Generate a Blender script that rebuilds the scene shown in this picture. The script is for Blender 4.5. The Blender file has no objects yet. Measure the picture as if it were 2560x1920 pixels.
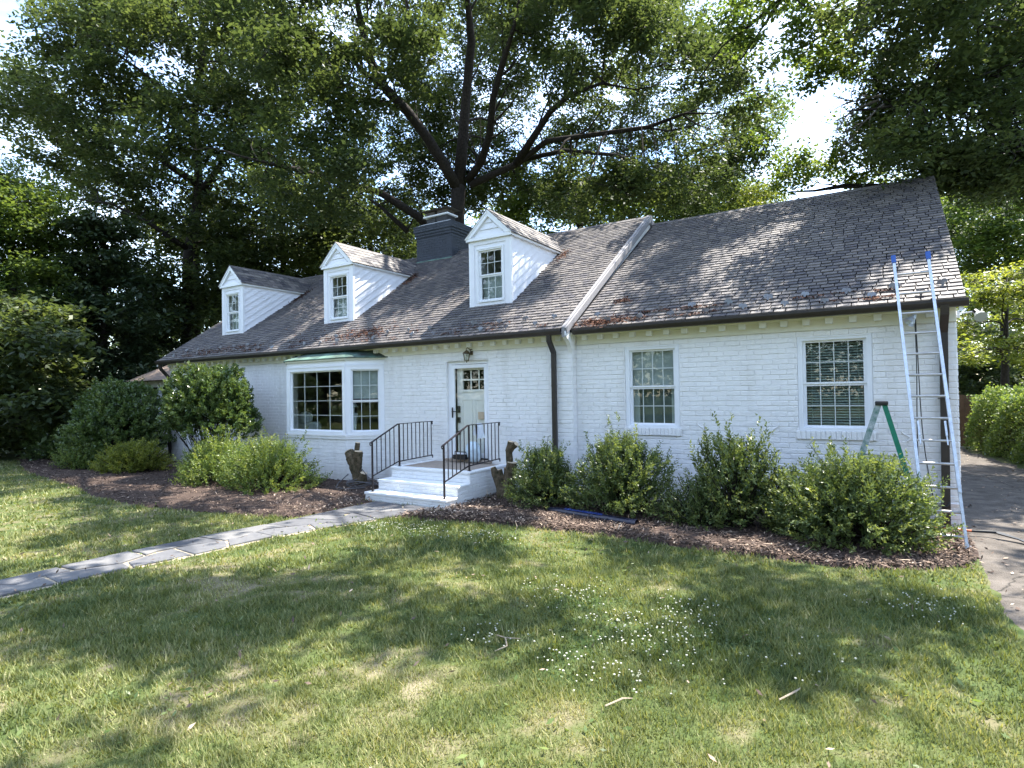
import bpy, math, random
import numpy as np
from mathutils import Vector, Matrix
random.seed(7); RNG = np.random.default_rng(11)
R = math.radians
SC = bpy.context.scene; COL = SC.collection

# ------------------------------------------------------------------ camera
CAM = np.array([5.131, -10.318, 2.086]); YAW, PIT, ROL = R(32.324), R(0.846), R(-0.929)
FW = np.array([-math.sin(YAW)*math.cos(PIT), math.cos(YAW)*math.cos(PIT), math.sin(PIT)])
RT = np.array([math.cos(YAW), math.sin(YAW), 0.0]); UP = np.cross(RT, FW)
R2 = RT*math.cos(ROL)+UP*math.sin(ROL); U2 = -RT*math.sin(ROL)+UP*math.cos(ROL)
cd = bpy.data.cameras.new('camera'); cam = bpy.data.objects.new('camera', cd); COL.objects.link(cam)
cd.sensor_width = 36; cd.lens = 1472.6/2560*36; cd.clip_end = 1000; cd.clip_start = 0.05
M = Matrix.Identity(4)
for i in range(3):
    M[i][0], M[i][1], M[i][2], M[i][3] = R2[i], U2[i], -FW[i], CAM[i]
cam.matrix_world = M; SC.camera = cam
SC.render.resolution_x, SC.render.resolution_y = 1024, 768

# ------------------------------------------------------------------ light
SUN_EL, SUN_AZ = R(64), R(30)            # azimuth measured from +Y towards +X
w = bpy.data.worlds.new('World'); SC.world = w; w.use_nodes = True
nt = w.node_tree; nt.nodes.clear()
o = nt.nodes.new('ShaderNodeOutputWorld'); bg = nt.nodes.new('ShaderNodeBackground')
sk = nt.nodes.new('ShaderNodeTexSky'); sk.sky_type = 'NISHITA'; sk.sun_disc = False
sk.sun_elevation = SUN_EL; sk.sun_rotation = SUN_AZ; sk.air_density = 1.1; sk.dust_density = .35; sk.ozone_density = 1.8
tc = nt.nodes.new('ShaderNodeTexCoord'); mp = nt.nodes.new('ShaderNodeMapping'); mp.inputs['Scale'].default_value = (1, 1, 2.6)
nz = nt.nodes.new('ShaderNodeTexNoise'); nz.inputs['Scale'].default_value = 2.2; nz.inputs['Detail'].default_value = 7; nz.inputs['Roughness'].default_value = .58
cr = nt.nodes.new('ShaderNodeValToRGB'); cr.color_ramp.elements[0].position = .42; cr.color_ramp.elements[1].position = .66
mx = nt.nodes.new('ShaderNodeMix'); mx.data_type = 'RGBA'; mx.inputs['B'].default_value = (7.0, 7.6, 8.8, 1)
L = nt.links.new
L(tc.outputs['Generated'], mp.inputs['Vector']); L(mp.outputs[0], nz.inputs['Vector']); L(nz.outputs['Fac'], cr.inputs[0])
mth = nt.nodes.new('ShaderNodeMath'); mth.operation = 'MULTIPLY'; mth.inputs[1].default_value = .5
L(cr.outputs[0], mth.inputs[0]); L(mth.outputs[0], mx.inputs['Factor']); L(sk.outputs[0], mx.inputs['A'])
L(mx.outputs['Result'], bg.inputs[0]); L(bg.outputs[0], o.inputs[0]); bg.inputs[1].default_value = 0.15
sd = bpy.data.lights.new('sun', 'SUN'); sd.energy = 4.6; sd.angle = R(0.55); sd.color = (1, .95, .86)
so = bpy.data.objects.new('sun', sd); COL.objects.link(so)
SV = Vector((math.cos(SUN_EL)*math.sin(SUN_AZ), math.cos(SUN_EL)*math.cos(SUN_AZ), math.sin(SUN_EL)))
so.rotation_euler = SV.to_track_quat('Z', 'Y').to_euler(); so.location = (0, 0, 30)
vs = SC.view_settings; vs.view_transform = 'Standard'; vs.look = 'None'; vs.gamma = 1; vs.use_curve_mapping = False
vs.exposure = 1.98
SC.render.engine = 'CYCLES'
SC.cycles.max_bounces = 6; SC.cycles.transparent_max_bounces = 8

# ------------------------------------------------------------------ material helpers
def mat(name, col, rough=.6, spec=.3, metal=0, var=0, vscale=8, bump=0, bscale=60, col2=None, emis=None, coat=0):
    m = bpy.data.materials.new(name); m.use_nodes = True; n = m.node_tree.nodes; l = m.node_tree.links.new
    b = n['Principled BSDF']; b.inputs['Roughness'].default_value = rough; b.inputs['Metallic'].default_value = metal
    b.inputs['Specular IOR Level'].default_value = spec
    c = (*col, 1); b.inputs['Base Color'].default_value = c
    if coat: b.inputs['Coat Weight'].default_value = coat
    if var or col2 or bump:
        t = n.new('ShaderNodeNewGeometry')
    if var or col2:
        z = n.new('ShaderNodeTexNoise'); z.inputs['Scale'].default_value = vscale; z.inputs['Detail'].default_value = 6
        z.inputs['Roughness'].default_value = .65; l(t.outputs['Position'], z.inputs['Vector'])
        r = n.new('ShaderNodeValToRGB'); r.color_ramp.elements[0].position = .35; r.color_ramp.elements[1].position = .68
        c2 = col2 or tuple(min(1, x*(1+var)) for x in col); c1 = col if col2 else tuple(x*(1-var) for x in col)
        r.color_ramp.elements[0].color = (*c1, 1); r.color_ramp.elements[1].color = (*c2, 1)
        l(z.outputs['Fac'], r.inputs[0]); l(r.outputs[0], b.inputs['Base Color'])
    if bump:
        z2 = n.new('ShaderNodeTexNoise'); z2.inputs['Scale'].default_value = bscale; z2.inputs['Detail'].default_value = 5
        l(t.outputs['Position'], z2.inputs['Vector']); bp = n.new('ShaderNodeBump'); bp.inputs['Strength'].default_value = bump
        bp.inputs['Distance'].default_value = .02; l(z2.outputs['Fac'], bp.inputs['Height']); l(bp.outputs[0], b.inputs['Normal'])
    return m

def piece_mat(name, stops, rough=.7, bump=.4, bscale=40, spec=.3, wear=.25, attr='tint'):
    """material whose colour comes from the per-piece attribute, plus fine noise"""
    m = bpy.data.materials.new(name); m.use_nodes = True; n = m.node_tree.nodes; l = m.node_tree.links.new
    b = n['Principled BSDF']; b.inputs['Roughness'].default_value = rough; b.inputs['Specular IOR Level'].default_value = spec
    a = n.new('ShaderNodeAttribute'); a.attribute_name = attr
    r = n.new('ShaderNodeValToRGB'); e = r.color_ramp.elements
    e[0].position, e[0].color = stops[0][0], (*stops[0][1], 1); e[1].position, e[1].color = stops[-1][0], (*stops[-1][1], 1)
    for p, c in stops[1:-1]:
        q = e.new(p); q.color = (*c, 1)
    t = n.new('ShaderNodeNewGeometry'); z = n.new('ShaderNodeTexNoise'); z.inputs['Scale'].default_value = bscale*.35; z.inputs['Detail'].default_value = 6
    l(t.outputs['Position'], z.inputs['Vector'])
    ma = n.new('ShaderNodeMath'); ma.operation = 'MULTIPLY_ADD'; ma.inputs[1].default_value = wear*2; ma.inputs[2].default_value = -wear
    l(z.outputs['Fac'], ma.inputs[0]); ad = n.new('ShaderNodeMath'); ad.operation = 'ADD'; l(a.outputs['Fac'], ad.inputs[0]); l(ma.outputs[0], ad.inputs[1])
    l(ad.outputs[0], r.inputs[0]); l(r.outputs[0], b.inputs['Base Color'])
    if bump:
        z2 = n.new('ShaderNodeTexNoise'); z2.inputs['Scale'].default_value = bscale; z2.inputs['Detail'].default_value = 5; l(t.outputs['Position'], z2.inputs['Vector'])
        bp = n.new('ShaderNodeBump'); bp.inputs['Strength'].default_value = bump; bp.inputs['Distance'].default_value = .015
        l(z2.outputs['Fac'], bp.inputs['Height']); l(bp.outputs[0], b.inputs['Normal'])
    return m

def leaf_mat(name, dark, mid, light, trans=.4, rough=.5, spec=.35):
    m = bpy.data.materials.new(name); m.use_nodes = True; n = m.node_tree.nodes; l = m.node_tree.links.new
    b = n['Principled BSDF']; b.inputs['Roughness'].default_value = rough; b.inputs['Specular IOR Level'].default_value = spec
    out = n['Material Output']
    a = n.new('ShaderNodeAttribute'); a.attribute_name = 'tint'
    r = n.new('ShaderNodeValToRGB'); e = r.color_ramp.elements
    e[0].color = (*dark, 1); e[1].color = (*light, 1); q = e.new(.5); q.color = (*mid, 1)
    l(a.outputs['Fac'], r.inputs[0]); l(r.outputs[0], b.inputs['Base Color'])
    tr = n.new('ShaderNodeBsdfTranslucent'); g = n.new('ShaderNodeMix'); g.data_type = 'RGBA'; g.blend_type = 'MULTIPLY'
    g.inputs['Factor'].default_value = 1; g.inputs['B'].default_value = (1.6, 1.5, .75, 1)
    l(r.outputs[0], g.inputs['A']); l(g.outputs['Result'], tr.inputs[0])
    ms = n.new('ShaderNodeMixShader'); ms.inputs[0].default_value = trans
    l(b.outputs[0], ms.inputs[1]); l(tr.outputs[0], ms.inputs[2]); l(ms.outputs[0], out.inputs[0])
    return m

def leaf_inst(m):
    """copy of a leaf material whose tone also shifts from clump to clump"""
    k = m.name+'_clump'
    if k in bpy.data.materials: return bpy.data.materials[k]
    c = m.copy(); c.name = k; n = c.node_tree.nodes; l = c.node_tree.links.new
    a = [q for q in n if q.type == 'ATTRIBUTE'][0]; r = [q for q in n if q.type == 'VALTORGB'][0]; oi = n.new('ShaderNodeObjectInfo')
    ma = n.new('ShaderNodeMath'); ma.operation = 'MULTIPLY_ADD'; ma.inputs[1].default_value = .55; ma.inputs[2].default_value = -.27
    l(oi.outputs['Random'], ma.inputs[0]); ad = n.new('ShaderNodeMath'); ad.operation = 'ADD'; l(a.outputs['Fac'], ad.inputs[0]); l(ma.outputs[0], ad.inputs[1]); l(ad.outputs[0], r.inputs[0])
    return c

def glass_mat(name, tint=(1, 1, 1), refl=1.0):
    m = bpy.data.materials.new(name); m.use_nodes = True; n = m.node_tree.nodes; l = m.node_tree.links.new
    n.remove(n['Principled BSDF']); out = n['Material Output']
    t = n.new('ShaderNodeBsdfTransparent'); t.inputs[0].default_value = (*tint, 1)
    g = n.new('ShaderNodeBsdfGlossy'); g.inputs['Roughness'].default_value = .01; g.inputs[0].default_value = (.95, .98, 1, 1)
    f = n.new('ShaderNodeFresnel'); f.inputs[0].default_value = 1.5
    mu = n.new('ShaderNodeMath'); mu.operation = 'MULTIPLY_ADD'; mu.inputs[1].default_value = 1.3*refl; mu.inputs[2].default_value = .0
    gm = n.new('ShaderNodeNewGeometry'); iv = n.new('ShaderNodeMath'); iv.operation = 'SUBTRACT'; iv.inputs[0].default_value = 1; l(gm.outputs['Backfacing'], iv.inputs[1])
    m2 = n.new('ShaderNodeMath'); m2.operation = 'MULTIPLY'; l(iv.outputs[0], m2.inputs[1])
    l(f.outputs[0], mu.inputs[0]); l(mu.outputs[0], m2.inputs[0]); ms = n.new('ShaderNodeMixShader'); l(m2.outputs[0], ms.inputs[0])
    l(t.outputs[0], ms.inputs[1]); l(g.outputs[0], ms.inputs[2]); l(ms.outputs[0], out.inputs[0])
    return m

MT = {}
def weather(m, dirt=(.42, .38, .33)):
    """soil splash along the foot of the wall and faint streaks"""
    n = m.node_tree.nodes; l = m.node_tree.links.new; b = n['Principled BSDF']; src = b.inputs['Base Color'].links[0].from_socket
    g = n.new('ShaderNodeNewGeometry'); sp = n.new('ShaderNodeSeparateXYZ'); l(g.outputs['Position'], sp.inputs[0])
    mr = n.new('ShaderNodeMapRange'); mr.inputs['From Min'].default_value = .45; mr.inputs['From Max'].default_value = .0; mr.inputs['To Max'].default_value = .75; l(sp.outputs['Z'], mr.inputs['Value'])
    z = n.new('ShaderNodeTexNoise'); z.inputs['Scale'].default_value = 7; z.inputs['Detail'].default_value = 6; l(g.outputs['Position'], z.inputs['Vector'])
    mp_ = n.new('ShaderNodeMapping'); mp_.inputs['Scale'].default_value = (2.2, 2.2, .35); l(g.outputs['Position'], mp_.inputs[0])
    z3 = n.new('ShaderNodeTexNoise'); z3.inputs['Scale'].default_value = 1.6; z3.inputs['Detail'].default_value = 5; l(mp_.outputs[0], z3.inputs['Vector'])
    m3 = n.new('ShaderNodeMapRange'); m3.inputs['From Min'].default_value = .52; m3.inputs['From Max'].default_value = .8; m3.inputs['To Max'].default_value = .22; l(z3.outputs['Fac'], m3.inputs['Value'])
    mu = n.new('ShaderNodeMath'); mu.operation = 'MULTIPLY_ADD'; l(mr.outputs[0], mu.inputs[0]); l(z.outputs['Fac'], mu.inputs[1]); l(m3.outputs[0], mu.inputs[2])
    x = n.new('ShaderNodeMix'); x.data_type = 'RGBA'; l(mu.outputs[0], x.inputs['Factor']); l(src, x.inputs['A']); x.inputs['B'].default_value = (*dirt, 1); l(x.outputs['Result'], b.inputs['Base Color']); return m
MT['brick'] = mat('white_painted_brick', (.82, .81, .805), .55, .35, var=.03, vscale=5, bump=.35, bscale=45)
MT['mortar'] = mat('painted_mortar', (.77, .76, .75), .7, .2, var=.05, vscale=12, bump=.5, bscale=70)
MT['steps'] = mat('white_step_paint', (.80, .81, .82), .5, .35, var=.03, vscale=7, bump=.25, bscale=40)
weather(MT['brick']); weather(MT['mortar']); weather(MT['steps'], (.60, .57, .52))
MT['trim'] = mat('white_trim_paint', (.82, .83, .86), .4, .4, var=.02, vscale=3)
MT['cream'] = mat('cream_cornice', (.74, .725, .63), .5, .3, var=.03, vscale=4)  # one even cream tone, yellower and darker than the white trim
MT['siding'] = mat('white_siding', (.80, .80, .84), .5, .3, var=.03, vscale=6)
MT['gutter'] = mat('dark_bronze_metal', (.028, .022, .020), .4, .5, var=.2, vscale=9)
MT['slate'] = piece_mat('grey_slate', [(0, (.03, .028, .033)), (.25, (.075, .07, .08)), (.5, (.120, .109, .106)), (.72, (.165, .147, .138)), (1, (.28, .255, .23))], .62, .8, 30, .4, .22)
MT['sheath'] = mat('roof_underlay', (.02, .02, .022), .9, .1)
MT['rake'] = mat('weathered_grey_board', (.27, .26, .265), .7, .2, var=.06, vscale=3, bump=.1)
MT['chim'] = mat('charcoal_painted_brick', (.045, .052, .068), .6, .35, var=.15, vscale=6, bump=.4, bscale=40)
MT['concrete'] = mat('pale_concrete', (.50, .50, .50), .8, .2, var=.12, vscale=9, bump=.3)
MT['clay'] = mat('rusty_cap', (.11, .095, .085), .8, .2, var=.25, vscale=8)
MT['copper'] = mat('verdigris_copper', (.15, .26, .21), .6, .3, col2=(.05, .06, .05), vscale=2.2, bump=.2)
MT['copper_dark'] = mat('dark_copper', (.03, .034, .034), .45, .5, col2=(.1, .2, .16), vscale=3)
MT['iron'] = mat('black_iron', (.018, .012, .014), .45, .5, var=.3, vscale=20)
MT['black'] = mat('black_plastic', (.012, .012, .014), .45, .5)
MT['door'] = mat('pale_sage_door', (.74, .72, .68), .4, .4, var=.02)
MT['room'] = mat('room_wall', (.20, .20, .19), .9, .1)
MT['blind'] = mat('blind_slats', (.26, .30, .27), .6, .3)
MT['shade'] = mat('grey_window_shade', (.36, .385, .37), .8, .2, var=.08, vscale=3)
MT['sofa'] = mat('pale_sofa_cloth', (.50, .53, .52), .9, .1, var=.05)
MT['muntin'] = mat('grille_bar', (.58, .61, .60), .5, .3)
MT['door_pane'] = glass_mat('door_pane_glass', (.5, .55, .5), .25)
MT['storm'] = glass_mat('storm_glass', (.97, .98, .97), .6)
MT['glass'] = glass_mat('window_glass', (.93, .96, .95), 1.0)
MT['tile'] = mat('tan_floor_tile', (.34, .28, .23), .7, .3, var=.15, vscale=14)
MT['alu'] = mat('scuffed_aluminium', (.62, .66, .72), .38, .5, metal=.55, var=.16, vscale=14, bump=.15, bscale=50)
MT['rung'] = mat('rung_aluminium', (.45, .44, .43), .4, .5, metal=.5, var=.2, vscale=14)
MT['blue'] = mat('blue_rubber', (.03, .10, .38), .5, .4)
MT['green'] = mat('green_fibreglass', (.008, .17, .10), .45, .4, var=.15, vscale=10)
MT['splat'] = mat('paint_spattered_green', (.06, .15, .12), .5, .4, col2=(.45, .47, .5), vscale=11)
MT['brass'] = mat('aged_brass', (.12, .09, .05), .4, .5, metal=.6, var=.25, vscale=30)
MT['lens'] = glass_mat('lantern_glass', (.8, .82, .78), .8)
MT['tubeblue'] = mat('dark_blue_pipe', (.008, .010, .030), .3, .5)
MT['tape'] = mat('blue_film', (.012, .03, .15), .3, .5, var=.3, vscale=25)
MT['bark'] = mat('oak_bark', (.030, .025, .022), .9, .15, var=.4, vscale=12, bump=.9, bscale=25)
MT['barklt'] = mat('pale_bark', (.16, .14, .12), .9, .15, var=.3, vscale=12, bump=.7, bscale=30)
MT['stump'] = mat('mossy_stump_bark', (.045, .042, .022), .9, .15, col2=(.16, .12, .08), vscale=14, bump=1, bscale=38)
MT['cut'] = mat('fresh_cut_wood', (.62, .50, .36), .8, .15, var=.1, vscale=20)
MT['twig'] = mat('dry_twig', (.33, .27, .20), .9, .15, var=.2, vscale=30)
MT['orange'] = mat('orange_handle', (.55, .12, .03), .4, .4, var=.1)
MT['cloth'] = mat('white_rag', (.75, .78, .84), .9, .1, var=.05, bump=.3)
MT['plastic'] = mat('pale_blue_plastic_bag', (.55, .66, .75), .35, .5, var=.15, vscale=10, bump=.6, bscale=20)
MT['card'] = mat('cardboard', (.55, .42, .32), .8, .2)
MT['stone'] = piece_mat('blue_grey_flagstone', [(0, (.065, .066, .073)), (.5, (.11, .11, .116)), (1, (.185, .178, .168))], .75, .5, 22, .3, .3)
MT['grout'] = mat('sandy_mortar', (.34, .29, .215), .9, .15, var=.2, vscale=14, bump=.5)
MT['mulch'] = mat('dark_mulch', (.040, .029, .025), .95, .1, col2=(.095, .068, .055), vscale=16, bump=1, bscale=50)
MT['chip'] = piece_mat('bark_chip', [(0, (.04, .027, .021)), (.45, (.105, .076, .060)), (.75, (.26, .185, .14)), (1, (.52, .41, .31))], .85, 0, 30, .2, .05)
MT['asphalt'] = mat('worn_asphalt', (.065, .056, .048), .9, .2, col2=(.15, .13, .112), vscale=3.2, bump=.9, bscale=70)
MT['litter'] = piece_mat('dry_litter', [(0, (.03, .014, .010)), (.5, (.085, .036, .024)), (1, (.22, .12, .08))], .9, 0, 30, .1, .05)
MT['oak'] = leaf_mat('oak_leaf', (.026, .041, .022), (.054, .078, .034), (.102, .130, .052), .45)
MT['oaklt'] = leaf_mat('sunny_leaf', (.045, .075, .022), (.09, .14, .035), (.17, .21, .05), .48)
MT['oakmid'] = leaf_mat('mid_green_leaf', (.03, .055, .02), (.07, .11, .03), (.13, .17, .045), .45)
MT['evergreen'] = leaf_mat('evergreen_leaf', (.016, .030, .015), (.030, .050, .024), (.058, .08, .038), .25)
MT['holly'] = leaf_mat('glossy_holly_leaf', (.033, .060, .022), (.072, .120, .036), (.15, .20, .065), .28, .28, .6)
MT['azalea'] = leaf_mat('azalea_leaf', (.06, .10, .03), (.12, .18, .05), (.22, .26, .075), .4, .4, .45)
MT['privet'] = leaf_mat('shrub_leaf', (.045, .075, .028), (.10, .145, .050), (.21, .25, .09), .36, .36, .45)
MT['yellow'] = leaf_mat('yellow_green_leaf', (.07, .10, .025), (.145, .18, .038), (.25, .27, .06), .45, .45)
MT['wood'] = mat('brown_fence_wood', (.09, .055, .035), .85, .2, var=.2, vscale=6)
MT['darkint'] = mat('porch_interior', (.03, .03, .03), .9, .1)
MT['tan'] = mat('tan_roof', (.25, .19, .15), .85, .2, var=.15)

# ------------------------------------------------------------------ object helpers
LEAF_K = .44      # share of the full leaf count (leaves grow to make up for it)
WL = {}
def wl(p): return WL.get(p.name, Vector((0, 0, 0))) if p is not None else Vector((0, 0, 0))
def tag(o, label=None, cat=None, group=None, kind=None):
    for k, v in (('label', label), ('category', cat), ('group', group), ('kind', kind)):
        if v: o[k] = v
    return o
def thing(name, loc, label, cat, group=None):
    o = bpy.data.objects.new(name, None); COL.objects.link(o); o.location = loc; o.empty_display_size = .2
    WL[o.name] = Vector(loc); return tag(o, label, cat, group)
def link(name, me, parent=None, loc=(0, 0, 0)):
    o = bpy.data.objects.new(name, me); COL.objects.link(o)
    if parent is not None: o.parent = parent
    o.location = loc; WL[o.name] = wl(parent) + Vector((0, 0, 0)) if parent is not None else Vector(loc)
    return o

class MB:
    def __init__(s): s.v = []; s.f = []; s.t = []; s.tint = .5; s.m = []; s.mi = 0
    def add(s, vs, fs):
        b = len(s.v); s.v += [tuple(p) for p in vs]; s.f += [tuple(b+i for i in f) for f in fs]; s.t += [s.tint]*len(fs); s.m += [s.mi]*len(fs); return s
    def box(s, x0, x1, y0, y1, z0, z1):
        return s.add([(x0, y0, z0), (x1, y0, z0), (x1, y1, z0), (x0, y1, z0), (x0, y0, z1), (x1, y0, z1), (x1, y1, z1), (x0, y1, z1)],
                     [(0, 3, 2, 1), (4, 5, 6, 7), (0, 1, 5, 4), (1, 2, 6, 5), (2, 3, 7, 6), (3, 0, 4, 7)])
    def bbox(s, x0, x1, y0, y1, z0, z1, b=.006):
        """box with chamfered vertical and horizontal edges"""
        vs = []; fs = []
        def q(a, c, e): vs.append((a, c, e)); return len(vs)-1
        X = (x0, x1); Y = (y0, y1); Z = (z0, z1); idx = {}
        for i in (0, 1):
            for j in (0, 1):
                for k in (0, 1):
                    sx, sy, sz = (1-2*i)*b, (1-2*j)*b, (1-2*k)*b
                    idx[i, j, k, 0] = q(X[i], Y[j]+sy, Z[k]+sz); idx[i, j, k, 1] = q(X[i]+sx, Y[j], Z[k]+sz); idx[i, j, k, 2] = q(X[i]+sx, Y[j]+sy, Z[k])
        g = lambda *a: idx[a]
        fs += [(g(0,0,0,0), g(0,0,1,0), g(0,1,1,0), g(0,1,0,0)), (g(1,0,0,0), g(1,1,0,0), g(1,1,1,0), g(1,0,1,0)),
               (g(0,0,0,1), g(1,0,0,1), g(1,0,1,1), g(0,0,1,1)), (g(0,1,0,1), g(0,1,1,1), g(1,1,1,1), g(1,1,0,1)),
               (g(0,0,0,2), g(0,1,0,2), g(1,1,0,2), g(1,0,0,2)), (g(0,0,1,2), g(1,0,1,2), g(1,1,1,2), g(0,1,1,2))]
        for i in (0, 1):
            for j in (0, 1):
                fs.append((g(i,j,0,0), g(i,j,1,0), g(i,j,1,1), g(i,j,0,1)))
                fs.append((g(i,0,j,0), g(i,1,j,0), g(i,1,j,2), g(i,0,j,2)))
                fs.append((g(0,i,j,1), g(1,i,j,1), g(1,i,j,2), g(0,i,j,2)))
                for k in (0, 1): fs.append((g(i,j,k,0), g(i,j,k,1), g(i,j,k,2)))
        return s.add(vs, fs)
    def obox(s, o, ax, ay, az):
        """box from a corner o along three vectors"""
        o, ax, ay, az = map(Vector, (o, ax, ay, az))
        P = [o, o+ax, o+ax+ay, o+ay]; P += [p+az for p in P]
        return s.add(P, [(0, 3, 2, 1), (4, 5, 6, 7), (0, 1, 5, 4), (1, 2, 6, 5), (2, 3, 7, 6), (3, 0, 4, 7)])
    def bar(s, a, b, w, h, up=(0, 0, 1)):
        a, b = Vector(a), Vector(b); d = (b-a).normalized(); u = Vector(up); r = d.cross(u)
        if r.length < 1e-4: r = d.cross(Vector((1, 0, 0)))
        r.normalize(); u = r.cross(d).normalized()
        return s.obox(a - r*w/2 - u*h/2, b-a, r*w, u*h)
    def tube(s, pts, rad, n=8, cap=True, wob=0, furrow=None):
        pts = [Vector(p) for p in pts]; rad = rad if isinstance(rad, (list, tuple)) else [rad]*len(pts)
        vs = []; fs = []; prev = None
        for i, p in enumerate(pts):
            d = (pts[min(i+1, len(pts)-1)]-pts[max(i-1, 0)]).normalized()
            if prev is None:
                r = d.cross(Vector((0, 0, 1)));
                if r.length < .05: r = d.cross(Vector((1, 0, 0)))
            else: r = prev - d*prev.dot(d)
            r.normalize(); prev = r; u = d.cross(r)
            for k in range(n):
                a = 2*math.pi*k/n; q = rad[i]*(1+wob*random.uniform(-1, 1))*(furrow[(k+i//3) % len(furrow)] if furrow else 1); vs.append(p + r*math.cos(a)*q + u*math.sin(a)*q)
        for i in range(len(pts)-1):
            for k in range(n):
                a = i*n+k; b = i*n+(k+1) % n; fs.append((a, b, b+n, a+n))
        if cap: fs.append(tuple(range(n-1, -1, -1))); fs.append(tuple((len(pts)-1)*n+k for k in range(n)))
        return s.add(vs, fs)
    def prism(s, poly, vec):
        n = len(poly); v = Vector(vec); P = [Vector(p) for p in poly]; P += [p+v for p in P]
        return s.add(P, [tuple(range(n-1, -1, -1)), tuple(range(n, 2*n))] + [(i, (i+1) % n, n+(i+1) % n, n+i) for i in range(n)])
    def mesh(s, name, m, off=(0, 0, 0), smooth=False):
        me = bpy.data.meshes.new(name); ox, oy, oz = off
        me.from_pydata([(a-ox, b-oy, c-oz) for a, b, c in s.v], [], s.f)
        at = me.attributes.new('tint', 'FLOAT', 'FACE'); at.data.foreach_set('value', s.t)
        for q in (m if isinstance(m, list) else [m]): me.materials.append(q)
        if isinstance(m, list): me.polygons.foreach_set('material_index', s.m)
        if smooth: me.polygons.foreach_set('use_smooth', [True]*len(s.f))
        me.validate(); 
        return me
    def build(s, name, m, parent=None, smooth=False, fix=True):
        me = s.mesh(name, m, wl(parent), smooth)
        if fix:
            import bmesh
            if len(s.f) < 60000:
                bm = bmesh.new(); bm.from_mesh(me); bmesh.ops.recalc_face_normals(bm, faces=bm.faces); bm.to_mesh(me); bm.free()
        return link(name, me, parent)

def fast_mesh(name, V, nper, m, tint, parent=None):
    """V: (N, nper, 3) polygons; tint: (N,)"""
    V = V.astype(np.float32); N = V.shape[0]; off = np.array(wl(parent), np.float32)
    me = bpy.data.meshes.new(name); me.vertices.add(N*nper); me.vertices.foreach_set('co', (V.reshape(-1, 3)-off).ravel())
    me.loops.add(N*nper); me.loops.foreach_set('vertex_index', np.arange(N*nper, dtype=np.int32))
    me.polygons.add(N); me.polygons.foreach_set('loop_start', np.arange(0, N*nper, nper, dtype=np.int32))
    at = me.attributes.new('tint', 'FLOAT', 'FACE'); at.data.foreach_set('value', np.clip(tint, 0, 1).astype(np.float32))
    me.materials.append(m); me.update(calc_edges=True)
    return link(name, me, parent)

def unit(a): return a/np.maximum(np.linalg.norm(a, axis=-1, keepdims=True), 1e-9)
def leaf_quads(P, D, size, wid=.5, fold=.25):
    """rhombic leaves: base P, axis D, random roll"""
    N = len(P); rnd = unit(RNG.normal(size=(N, 3))); S = unit(np.cross(D, rnd)); Nn = np.cross(S, D)
    L_ = size[:, None]; mid = P + D*L_*.45
    return np.stack([P, mid + S*L_*wid*.5 + Nn*L_*fold*.3, P + D*L_, mid - S*L_*wid*.5 + Nn*L_*fold*.3], 1)

# value noise (numpy)
_H = np.random.default_rng(5).random((256, 256))
def vnoise(x, y):
    xi = np.floor(x).astype(int); yi = np.floor(y).astype(int); fx = x-xi; fy = y-yi
    fx = fx*fx*(3-2*fx); fy = fy*fy*(3-2*fy); g = lambda a, b: _H[a % 256, b % 256]
    return (g(xi, yi)*(1-fx)+g(xi+1, yi)*fx)*(1-fy)+(g(xi, yi+1)*(1-fx)+g(xi+1, yi+1)*fx)*fy
def fbm(x, y, o=4):
    s = 0; a = .5; t = 0
    for i in range(o): s = s+a*vnoise(x*2**i+17*i, y*2**i+31*i); t += a; a *= .5
    return s/t
def inpoly(x, y, poly):
    x = np.asarray(x); y = np.asarray(y); c = np.zeros(x.shape, bool); n = len(poly)
    for i in range(n):
        x1, y1 = poly[i]; x2, y2 = poly[(i+1) % n]
        k = ((y1 > y) != (y2 > y)) & (x < (x2-x1)*(y-y1)/((y2-y1) or 1e-9)+x1); c ^= k
    return c
def at(u, v, D):
    """point in the world seen at overview pixel (u, v) of a 2212-wide picture, D metres in front of the camera"""
    k = 2560/2212; return CAM + D*(FW + (u*k-1280)/1472.6*R2 - (v*k-960)/1472.6*U2)

# ------------------------------------------------------------------ setting: ground
PATH_L = [(-3.5, -14), (-3.55, -9.5), (-3.54, -7.69), (-3.55, -6.74), (-3.54, -5.54), (-3.34, -4.17), (-3.30, -3.29), (-3.27, -2.32), (-3.3, -2.06)]
PATH_R = [(-2.8, -14), (-2.81, -9.5), (-2.81, -7.95), (-2.77, -7.1), (-2.63, -6.09), (-2.53, -4.78), (-2.27, -3.96), (-1.90, -2.94), (-1.68, -2.3), (-1.62, -2.06)]
PATH_POLY = PATH_L + PATH_R[::-1]
BED_L = [(-3.28, -2.1), (-3.32, -3.3), (-3.55, -3.85), (-4.57, -4.06), (-5.62, -4.29), (-7.51, -4.52), (-9.5, -4.35), (-11.48, -3.94), (-16.2, -3.36), (-20, -2.3), (-22, .5), (-17, 1.2), (-14.6, 1), (-14.6, .1), (-3.7, .1), (-3.7, -2)]
BED_R = [(-1.55, .1), (-1.55, -2.1), (-1.72, -2.5), (-1.91, -2.95), (-.96, -2.74), (-.23, -2.56), (.83, -2.5), (1.66, -2.38), (2.51, -2.5), (3.36, -2.55), (4.1, -2.5), (4.81, -2.5), (5.5, -2.2), (5.95, -1.7), (6.05, -.9), (6.05, .3), (0, .3)]
DRIVE = [(6.05, 16), (6.03, .2), (5.98, -1.37), (6.0, -3.68), (6.06, -4.6), (6.2, -7), (6.3, -16), (10, -16), (9.8, -4), (8.7, 4), (8.05, 8.4), (7.5, 11.5), (7.2, 13.6), (7.2, 16)]
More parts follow.
